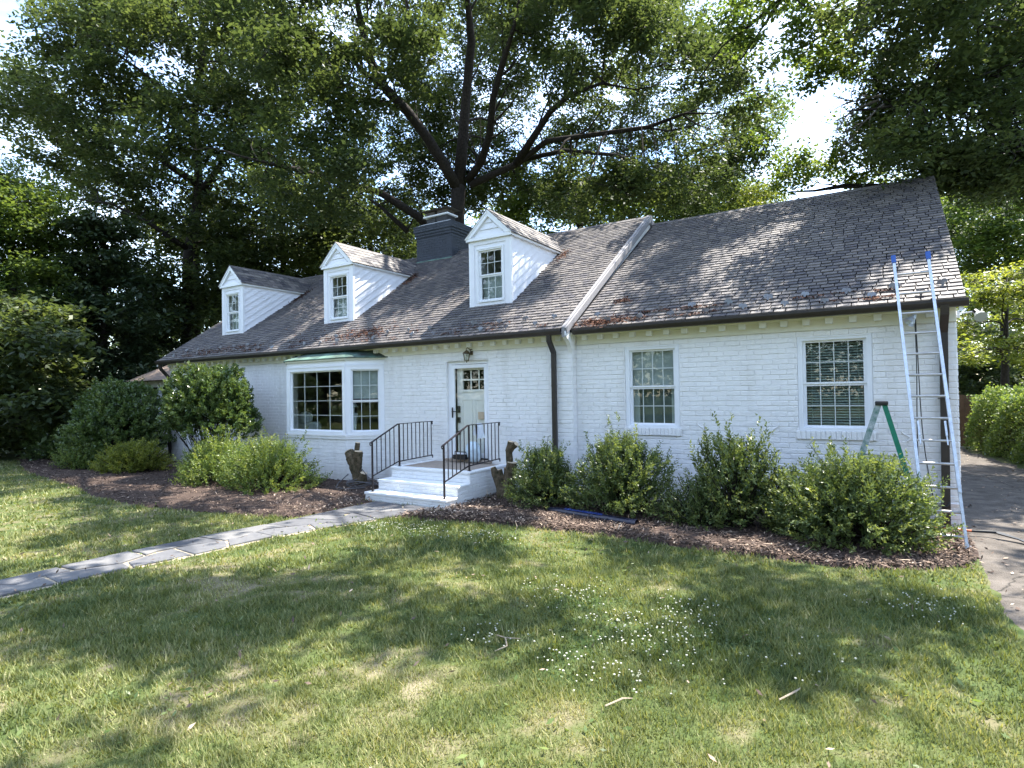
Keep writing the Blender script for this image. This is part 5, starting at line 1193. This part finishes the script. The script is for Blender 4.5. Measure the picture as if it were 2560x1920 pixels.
cl += scatter([(2000, 330), (2330, 300), (2330, 425), (2030, 430)], 16, (12.2, 14.5), .55, 105)
cl2 = scatter([(1700, -20), (1900, -20), (1880, 60), (1850, 130), (1740, 150), (1690, 60)], 13, (14, 17), .5, 102) + scatter([(1560, -20), (1700, -20), (1680, 30), (1610, 110), (1540, 90)], 9, (15.5, 17), .5, 103) + scatter([(1690, 60), (1860, 150), (1760, 200), (1690, 170)], 5, (15, 17), .45, 109) + scatter([(1640, 180), (1700, 200), (1690, 330), (1630, 320)], 5, (20, 24), .6, 110) + scatter([(1700, 330), (1880, 320), (1960, 380), (1760, 400), (1690, 400)], 13, (16, 18), .45, 104) + scatter([(1830, 270), (1900, 220), (1960, 330), (1860, 330)], 8, (15, 17), .5, 106)
mbt = MB()
for P_, r0, r1 in bare: mbt.tube([Vector(p) for p in P_], [r0+(r1-r0)*k/4 for k in range(5)], 4, cap=False)
RT_ = tree('oak_tree', bb, 'dark oak at the right edge whose branches hang over the right gable', 'tree', limbs, cl, 1050, .12, 'oak', seed=107, clump=(9, 250, .42, .55, .085), side=1)
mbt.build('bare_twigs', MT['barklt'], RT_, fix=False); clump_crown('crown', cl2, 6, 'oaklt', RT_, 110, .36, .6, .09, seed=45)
ov = []
for k in range(13): # above the picture over the right roof
    x_, y_ = ro.uniform(0, 11), ro.uniform(2, 9); fd = (x_-CAM[0])*FW[0]+(y_-CAM[1])*FW[1]; q = ro.uniform(.5, 1.0); ov.append(((x_, y_, CAM[2]+fd*.72+q+ro.uniform(0, 3)), (q, q, q*.6)))
clump_crown('crown', ov, 7, 'oak', RT_, 220, .45, .5, .10, seed=46)

# -------- greenery behind the driveway on the right
for i, (poly, n, dr, rd, leaf, sz, np_, lab) in enumerate((
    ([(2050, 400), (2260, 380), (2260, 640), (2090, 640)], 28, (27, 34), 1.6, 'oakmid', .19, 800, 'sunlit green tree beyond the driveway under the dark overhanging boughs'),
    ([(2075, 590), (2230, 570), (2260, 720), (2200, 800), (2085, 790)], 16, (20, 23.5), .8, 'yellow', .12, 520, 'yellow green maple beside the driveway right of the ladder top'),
    ([(2070, 760), (2260, 760), (2260, 900), (2080, 930)], 22, (24, 27), 1.0, 'oak', .15, 900, 'dark shady tree behind the hedge at the end of the driveway'),
    ([(1950, 420), (2120, 420), (2120, 900), (1950, 900)], 22, (36, 40), 2.0, 'oak', .24, 900, 'tall green tree hidden mostly behind the right gable corner'))):
    cl = scatter(poly, n, dr, rd, 120+i); uc = sum(p[0] for p in poly)/len(poly); Dd = sum(dr)/2; bb = at(uc, 960, Dd); vt = min(p[1] for p in poly)
    tree('driveway_tree', (float(bb[0]), float(bb[1]), 0), lab, 'tree', [([(float(bb[0]), float(bb[1]), 0), *pl((uc, 850, Dd), (uc+10, vt+40, Dd))], .18, .05)], cl, np_, sz, leaf, clump=(int(np_/75), 200, rd*.45, .5, sz*.8), group='trees beyond the driveway', seed=130+i, side=1)
# hedge
HD = thing('hedge', (8.9, 9, 0), 'dense green hedge along the right side of the driveway with a sunlit top', 'hedge')
r = np.random.default_rng(3); n = 26000; ty = r.random(n); yy = 6.0+ty*8.0; xc = 9.6-(yy-6)*.17; face = r.random(n)
hx = np.where(face < .55, -(.75)+r.normal(0, .07, n), r.uniform(-.75, .9, n)); hz = np.where(face < .55, r.random(n)*1.75, 1.72+.18*np.sin(yy*2.2)+r.normal(0, .08, n)); hx = hx+.12*np.sin(yy*3+hz*3)
ne = 3200; ex = r.uniform(-.75, .9, ne)+9.6; ez = r.random(ne)*1.8; ey = 6.0+r.normal(0, .07, ne)
P = np.concatenate([np.stack([xc+hx, yy, np.abs(hz)], -1), np.stack([ex, ey, ez], -1)]); n += ne; D = unit(r.normal(size=(n, 3))+np.array([-.3, -.2, .5])); V = leaf_quads(P, D, r.uniform(.05, .11, n), .6)
fast_mesh('foliage', V, 4, MT['azalea'], np.clip(r.normal(.5, .2, n), 0, 1), HD)
mb = MB(); mb.prism([(8.95, 6.3, 0), (9.95, 6.3, 0), (8.7, 13.7, 0), (7.75, 13.7, 0)], (0, 0, 1.5)); mb.build('woody_core', MT['bark'], HD)
# fence panel at the end of the driveway
FN = thing('wooden_fence', (6.6, 14.6, 0), 'brown board fence at the far end of the driveway', 'fence')
for k in range(16):
    q = MB(); q.box(5.6+k*.15, 5.6+k*.15+.142, 14.6+.004*(k % 2), 14.63, .03, 1.75+.01*(k % 3)); q.build('board', MT['wood'], FN)
mb = MB(); mb.box(5.6, 8.0, 14.64, 14.68, .4, .5); mb.box(5.6, 8.0, 14.64, 14.68, 1.4, 1.5); mb.build('rail', MT['wood'], FN)
mb = MB(); mb.bbox(8.35, 8.6, 7.9, 8.05, .03, .12, .03); o = mb.build('white_stone', MT['trim'], None); tag(o, 'small white stone at the foot of the hedge beside the driveway', 'stone')

# far wood closing the view low down
r = np.random.default_rng(8); n = 60000; ang = r.uniform(-math.pi, math.pi, n); Dd = r.uniform(50, 76, n)
fx = CAM[0]+Dd*np.sin(ang); fy = CAM[1]+Dd*np.cos(ang); hmax = 8+7*fbm(ang*9+40, ang*0+1, 3)
fz = hmax*r.random(n)**.8; P = np.stack([fx, fy, fz], -1); V = leaf_quads(P, unit(r.normal(size=(n, 3))), r.uniform(.45, 1.0, n), .7)
o = fast_mesh('distant_wood', V, 4, MT['oak'], np.clip(r.normal(.35, .2, n), 0, 1)); tag(o, 'far off green wood closing the view all round the garden', 'wood', kind='stuff')
# trees across the street, mirrored in the panes
for i, (x_, y_, h_) in enumerate(((-16, -27, 13), (-4, -31, 15), (9, -29, 12), (20, -24, 13), (-30, -20, 12))):
    rr = random.Random(i); cl = [((x_+rr.uniform(-5, 5), y_+rr.uniform(-3, 3), rr.uniform(2.5, h_)), (2.4, 2.4, 1.7)) for _ in range(22)]
    tree('street_tree', (x_, y_, 0), ('leafy street tree mirrored in the window panes, ' + ('behind the viewer at the left', 'behind the viewer in the middle', 'just right behind the viewer', 'far right behind the viewer', 'far left behind the viewer')[i]), 'tree', [([(x_, y_, 0), (x_, y_, h_*.7)], .4, .15)], cl, 300, .5, 'oak', clump=(9, 120, 1.3, .6, .4), group='street trees mirrored in the windows', seed=150+i, sprig=.7, twigs=False)

# ------------------------------------------------------------------ shrubs
def shrub(name, base, label, centre, rad, nshoot, per, size, leaf, seed, group=None, spiky=.25, bottom=.05, lumps=11, stem='bark', length=.34, wid=.42, updir=.5, clear=0.0):
    """shoots run from the base out to a lumpy outline and carry leaves along their outer part"""
    t = thing(name, base, label, 'shrub', group); r = np.random.default_rng(seed); c = np.array(centre, float); R_ = np.array(rad, float)
    d = unit(r.normal(size=(nshoot, 3))); d[:, 2] = np.where(d[:, 2] < -.8, -d[:, 2], d[:, 2]); d[:, :2] *= (1+.45*np.clip(-d[:, 2], 0, 1))[:, None]
    L0 = unit(r.normal(size=(lumps, 3))); bump = 1+.30*np.max(np.clip(d@L0.T, 0, 1)**8, axis=1)-.17
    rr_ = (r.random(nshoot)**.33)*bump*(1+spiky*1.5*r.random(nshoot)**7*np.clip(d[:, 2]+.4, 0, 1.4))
    tip = c+d*R_*rr_[:, None]; tip[:, 2] = np.maximum(tip[:, 2], base[2]+bottom+.05*r.random(nshoot))
    root = np.array(base)+r.normal(size=(nshoot, 3))*[R_[0]*.12, R_[1]*.12, 0]; ax = unit(unit(tip-(c-[0, 0, R_[2]*.6]))+np.array([0, 0, updir])+r.normal(size=(nshoot, 3))*.22)
    Ls = length*r.uniform(.6, 1.25, nshoot); k = np.tile(np.arange(per), nshoot)/per; A = np.repeat(ax, per, 0); tp = np.repeat(tip, per, 0); ln = np.repeat(Ls, per)
    P = tp-A*(ln*(1-k))[:, None]+r.normal(size=(nshoot*per, 3))*.012; side = unit(np.cross(A, r.normal(size=A.shape))); D = unit(A*.75+side*.8+r.normal(size=A.shape)*.15)
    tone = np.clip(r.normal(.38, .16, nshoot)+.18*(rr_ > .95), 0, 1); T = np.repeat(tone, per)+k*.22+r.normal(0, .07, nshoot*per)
    Sz = size*r.uniform(.7, 1.2, nshoot*per)*(1-.35*k); V = leaf_quads(P, D, Sz, wid, .3); ok = P[:, 2] > base[2]+.02
    mb = MB(); pick = np.argsort(r.random(nshoot))[:min(nshoot, 120)]
    for i in pick:
        m_ = (root[i]+tip[i])/2+np.array([0, 0, -.05])+r.normal(size=3)*.04; mb.tube([Vector(root[i]), Vector(m_), Vector(tip[i])], [.012, .008, .003], 4, cap=False)
    mb.build('stems', MT[stem], t, fix=False); fast_mesh('foliage', V[ok], 4, MT[leaf], T[ok], t); return t
g = 'shrubs under the right hand windows'
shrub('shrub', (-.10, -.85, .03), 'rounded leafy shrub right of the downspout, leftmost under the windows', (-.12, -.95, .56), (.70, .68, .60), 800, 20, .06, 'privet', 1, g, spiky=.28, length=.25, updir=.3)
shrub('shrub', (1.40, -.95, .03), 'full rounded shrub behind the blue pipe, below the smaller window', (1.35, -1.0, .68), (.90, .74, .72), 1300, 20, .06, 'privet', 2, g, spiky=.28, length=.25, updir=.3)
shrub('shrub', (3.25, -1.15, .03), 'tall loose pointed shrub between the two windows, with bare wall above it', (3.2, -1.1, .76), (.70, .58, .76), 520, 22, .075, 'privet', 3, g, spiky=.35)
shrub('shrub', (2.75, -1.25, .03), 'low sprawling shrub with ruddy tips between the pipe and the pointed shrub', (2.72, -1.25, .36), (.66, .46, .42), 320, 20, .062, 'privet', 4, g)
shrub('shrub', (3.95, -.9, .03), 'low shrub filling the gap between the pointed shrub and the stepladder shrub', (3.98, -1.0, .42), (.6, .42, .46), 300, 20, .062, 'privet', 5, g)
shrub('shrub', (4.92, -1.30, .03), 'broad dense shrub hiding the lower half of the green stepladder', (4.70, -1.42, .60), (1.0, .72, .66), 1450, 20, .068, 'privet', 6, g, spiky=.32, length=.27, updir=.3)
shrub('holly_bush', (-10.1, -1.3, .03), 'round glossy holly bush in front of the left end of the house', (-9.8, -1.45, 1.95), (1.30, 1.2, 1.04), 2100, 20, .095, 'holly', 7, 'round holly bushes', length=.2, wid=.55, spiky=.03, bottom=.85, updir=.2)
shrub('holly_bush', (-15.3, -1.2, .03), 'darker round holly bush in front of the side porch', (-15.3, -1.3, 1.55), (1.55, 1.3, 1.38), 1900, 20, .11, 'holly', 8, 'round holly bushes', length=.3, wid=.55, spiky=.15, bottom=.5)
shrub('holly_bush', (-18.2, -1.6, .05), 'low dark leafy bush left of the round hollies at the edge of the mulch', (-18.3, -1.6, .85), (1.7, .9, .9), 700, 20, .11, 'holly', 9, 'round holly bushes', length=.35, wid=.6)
shrub('azalea_bush', (-12.8, -2.0, .03), 'bright yellow green azalea in front of the hollies', (-12.8, -2.0, .48), (1.1, .85, .5), 720, 20, .085, 'yellow', 10, 'low azaleas left of the path')  # yellow green of its own, colour brightened to stand in for sunlight
shrub('azalea_bush', (-15.0, -2.4, .03), 'small green azalea left of the bright one', (-15.0, -2.4, .4), (1.1, .7, .40), 330, 20, .075, 'azalea', 11, 'low azaleas left of the path')
shrub('azalea_bush', (-8.5, -1.5, .03), 'wide green azalea in front of the left wall beside the holly', (-8.6, -2.0, .54), (1.15, 1.0, .62), 950, 22, .07, 'azalea', 12, 'low azaleas left of the path')
shrub('azalea_bush', (-6.55, -1.75, .03), 'wide loose azalea below the bay window', (-6.6, -2.1, .55), (1.2, 1.05, .62), 900, 22, .07, 'azalea', 13, 'low azaleas left of the path', spiky=.4)

# ------------------------------------------------------------------ grass, clover, chips
def blades():
    r = np.random.default_rng(77); out = []; tin = []
    for rmin, rmax, dens, hh, ww in ((2.2, 4.6, 7600, .050, .0040), (4.6, 7.5, 3400, .054, .0060), (7.5, 12, 1250, .058, .0095), (12, 26, 300, .06, .017)):
        A = np.pi*(rmax**2-rmin**2)*.36; n = int(A*dens); rad = np.sqrt(r.uniform(rmin**2, rmax**2, n)); an = r.uniform(-R(54), R(54), n)+YAW
        x = CAM[0]-np.sin(an)*rad; y = CAM[1]+np.cos(an)*rad
        ok = (y < 1.5) & ~inpoly(x, y, PATH_POLY) & ~inpoly(x, y, BED_L) & ~inpoly(x, y, BED_R) & ~inpoly(x+.05*(vnoise(y*5, y)-.5), y, DRIVE) & ~((y > -.2) & (x > -14.6))
        x, y = x[ok], y[ok]; d = dry(x, y); tuft = fbm(x*4.3+9, y*4.3, 3); keep = r.random(len(x)) < np.clip(1.15-1.15*np.clip(d-.50, 0, 1)*1.8, .22, 1)*(.25+tuft*1.35); x, y, d, tuft = x[keep], y[keep], d[keep], tuft[keep]; n = len(x)
        h = hh*r.uniform(.4, 1.3, n)*(.25+1.5*tuft)*(1.15-.65*d); w_ = ww*r.uniform(.7, 1.3, n); a = r.uniform(0, 2*np.pi, n); ln = r.uniform(.2, 1.3, n)*h
        b = np.stack([x, y, gh(x, y)-.004], -1); s = np.stack([np.cos(a), np.sin(a), 0*a], -1)*w_[:, None]; a2 = a+np.pi/2+r.normal(0, .4, n)
        lean = np.stack([np.cos(a2), np.sin(a2), 0*a], -1)*ln[:, None]; tip = b+lean+np.array([0, 0, 1])*h[:, None]; mid = b+lean*.32+np.array([0, 0, 1])*(h*.62)[:, None]
        out.append(np.stack([b-s, b+s, tip-lean*.15], 1)); tin.append(np.clip(.06+.72*d+.5*(fbm(x*2.3+40, y*2.3, 3)-.5)+r.normal(0, .15, n)+.35*(r.random(n) < .10), 0, 1))
    o = fast_mesh('grass', np.concatenate(out), 3, MT['grass'], np.concatenate(tin)); return tag(o, 'patchy green and straw coloured lawn grass', 'grass', kind='stuff')
MT['grass'] = leaf_mat('grass_blade', (.075, .105, .034), (.195, .215, .078), (.42, .38, .22), .30, .55, .25)
blades()
def ground_leaves(n, fn, size, m, name, lab, cat, seed, flat=.25, wid=.8, zoff=.03, tn=(.5, .2)):
    r = np.random.default_rng(seed); P = fn(r, n); n = len(P); P = np.column_stack([P, gh(P[:, 0], P[:, 1])+zoff+r.random(n)*.02]); D = unit(r.normal(size=(n, 3))*[1, 1, flat])
    S = unit(np.cross(D, np.array([0, 0, 1.])+r.normal(size=(n, 3))*flat)); L_ = (size*r.uniform(.5, 1.4, n))[:, None]
    V = np.stack([P, P+D*L_*.5+S*L_*wid*.5, P+D*L_, P+D*L_*.5-S*L_*wid*.5], 1); o = fast_mesh(name, V, 4, m, np.clip(r.normal(*tn, n), 0, 1)); return tag(o, lab, cat, kind='stuff')
def pick(poly_list, dens=None):
    def f(r, n):
        out = []
        for poly in poly_list:
            px = [p[0] for p in poly]; py = [p[1] for p in poly]; x = r.uniform(min(px), max(px), n); y = r.uniform(min(py), max(py), n); k = inpoly(x, y, poly)
            if dens is not None: k &= r.random(n) < dens(x, y)
            out.append(np.column_stack([x[k], y[k]]))
        return np.concatenate(out)
    return f
ground_leaves(42000, pick([BED_L, BED_R]), .05, MT['chip'], 'bark_chips', 'brown and tan bark chips and dead leaves covering the mulch beds', 'bark chips', 5, .3, .45, .055, (.34, .22))
ground_leaves(16000, pick([BED_L, BED_R], lambda x, y: np.exp(-((x+2.7)/2.4)**2-((y+2.6)/1.0)**2)), .055, MT['chip'], 'fallen_leaves', 'pale fallen leaves thick on the mulch beside the steps', 'leaves', 6, .5, .55, .065, (.74, .18))
box = [(-12, -10), (6, -10), (6, -2.4), (-12, -2.4)]
ground_leaves(38000, pick([box], lambda x, y: np.where(clov(x, y) > .3, clov(x, y), .0)), .026, MT['privet'], 'clover', 'dark green clover leaves growing in patches through the lawn', 'clover', 7, .35, .9, .022, (.3, .15))
ground_leaves(420, pick([box]), .06, MT['chip'], 'fallen_leaves', 'dry brown leaves scattered over the lawn', 'leaves', 8, .6, .35, .035, (.62, .2))
ground_leaves(1500, pick([DRIVE]), .06, MT['chip'], 'fallen_leaves', 'dry leaves scattered over the driveway', 'leaves', 9, .3, .5, .03, (.7, .2))
ground_leaves(160, pick([PATH_POLY]), .05, MT['chip'], 'fallen_leaves', 'dry leaves and twigs scattered over the flagstones', 'leaves', 10, .3, .4, .035, (.5, .2))
def spill(r, n):
    P = np.concatenate([pick([BED_L, BED_R])(r, n)]); P = P+r.normal(0, .13, P.shape); return P[~inpoly(P[:, 0], P[:, 1], BED_L) & ~inpoly(P[:, 0], P[:, 1], BED_R) & (P[:, 1] < -.3)]
ground_leaves(9000, spill, .045, MT['chip'], 'bark_chips', 'bark chips spilled into the grass along the edges of the beds', 'bark chips', 15, .4, .45, .03, (.4, .2))
ground_leaves(2200, pick([BED_L, BED_R]), .14, MT['chip'], 'pine_straw', 'thin pale twigs and straw lying on the mulch', 'twigs', 16, .15, .07, .07, (.75, .2))
ground_leaves(5200, pick([box], lambda x, y: (clov(x, y) < .3)*(fbm(x*1.1+5, y*1.1+60, 3) > .56)), .055, MT['azalea'], 'lawn_weeds', 'small broad leaved weeds growing through the lawn', 'weeds', 17, .5, .4, .02, (.45, .2))
# clover heads
r = np.random.default_rng(12); n = 60000; x = r.uniform(-4, 6, n); y = r.uniform(-7.2, -2.8, n); k = (r.random(n) < .35*clov(x, y)**2.0*(fbm(x*3, y*3, 2) > .45)) & ~inpoly(x, y, BED_R) & ~inpoly(x, y, PATH_POLY) & ~inpoly(x, y, DRIVE); x, y = x[k], y[k]
sel = r.permutation(len(x))[:620]; x, y = x[sel], y[sel]; mb = MB()
for a, b in zip(x, y):
    z0_ = float(gh(np.array([a]), np.array([b]))[0])+.05+r.random()*.022; q = .0075*r.uniform(.7, 1.3)
    mb.add([(a, b, z0_-q), (a+q, b, z0_), (a, b+q, z0_), (a-q, b, z0_), (a, b-q, z0_), (a+q*.6, b+q*.6, z0_+q*.6), (a-q*.6, b+q*.6, z0_+q*.6), (a-q*.6, b-q*.6, z0_+q*.6), (a+q*.6, b-q*.6, z0_+q*.6)],
           [(0, 2, 1), (0, 3, 2), (0, 4, 3), (0, 1, 4), (1, 2, 5), (2, 3, 6), (3, 4, 7), (4, 1, 8), (1, 5, 8), (2, 6, 5), (3, 7, 6), (4, 8, 7), (5, 6, 7, 8)])
MT['flower'] = mat('clover_blossom', (.52, .51, .42), .8, .2, var=.15, vscale=60)
o = mb.build('clover_flowers', MT['flower'], None, fix=False); tag(o, 'small round white clover blossoms scattered through the lawn', 'flowers', kind='stuff')
# twigs on the lawn
for pts, lab in (([(2.28, -6.15, .03), (2.42, -6.2, .05), (2.5, -6.3, .035), (2.46, -6.42, .03)], 'pale forked twig on the lawn left of the thick clover'), ([(3.55, -6.75, .04), (3.62, -6.62, .05), (3.66, -6.55, .03)], 'short pale twig on the lawn below the clover'),
                 ([(.55, -3.05, .04), (.56, -3.02, .14), (.52, -3.0, .2)], 'pale snapped twig standing up in the grass in front of the blue pipe'), ([(4.5, -6.1, .04), (4.58, -5.95, .05), (4.6, -5.85, .035)], 'thin pale twig on the lawn right of the clover')):
    mb = MB(); mb.tube(pts, [.006]+[.007]*(len(pts)-2)+[.003], 5)
    if len(pts) == 4: mb.tube([pts[1], (pts[1][0]+.12, pts[1][1]+.05, .05)], [.005, .003], 5)
    o = mb.build('twig', MT['twig'], None); tag(o, lab, 'twig')
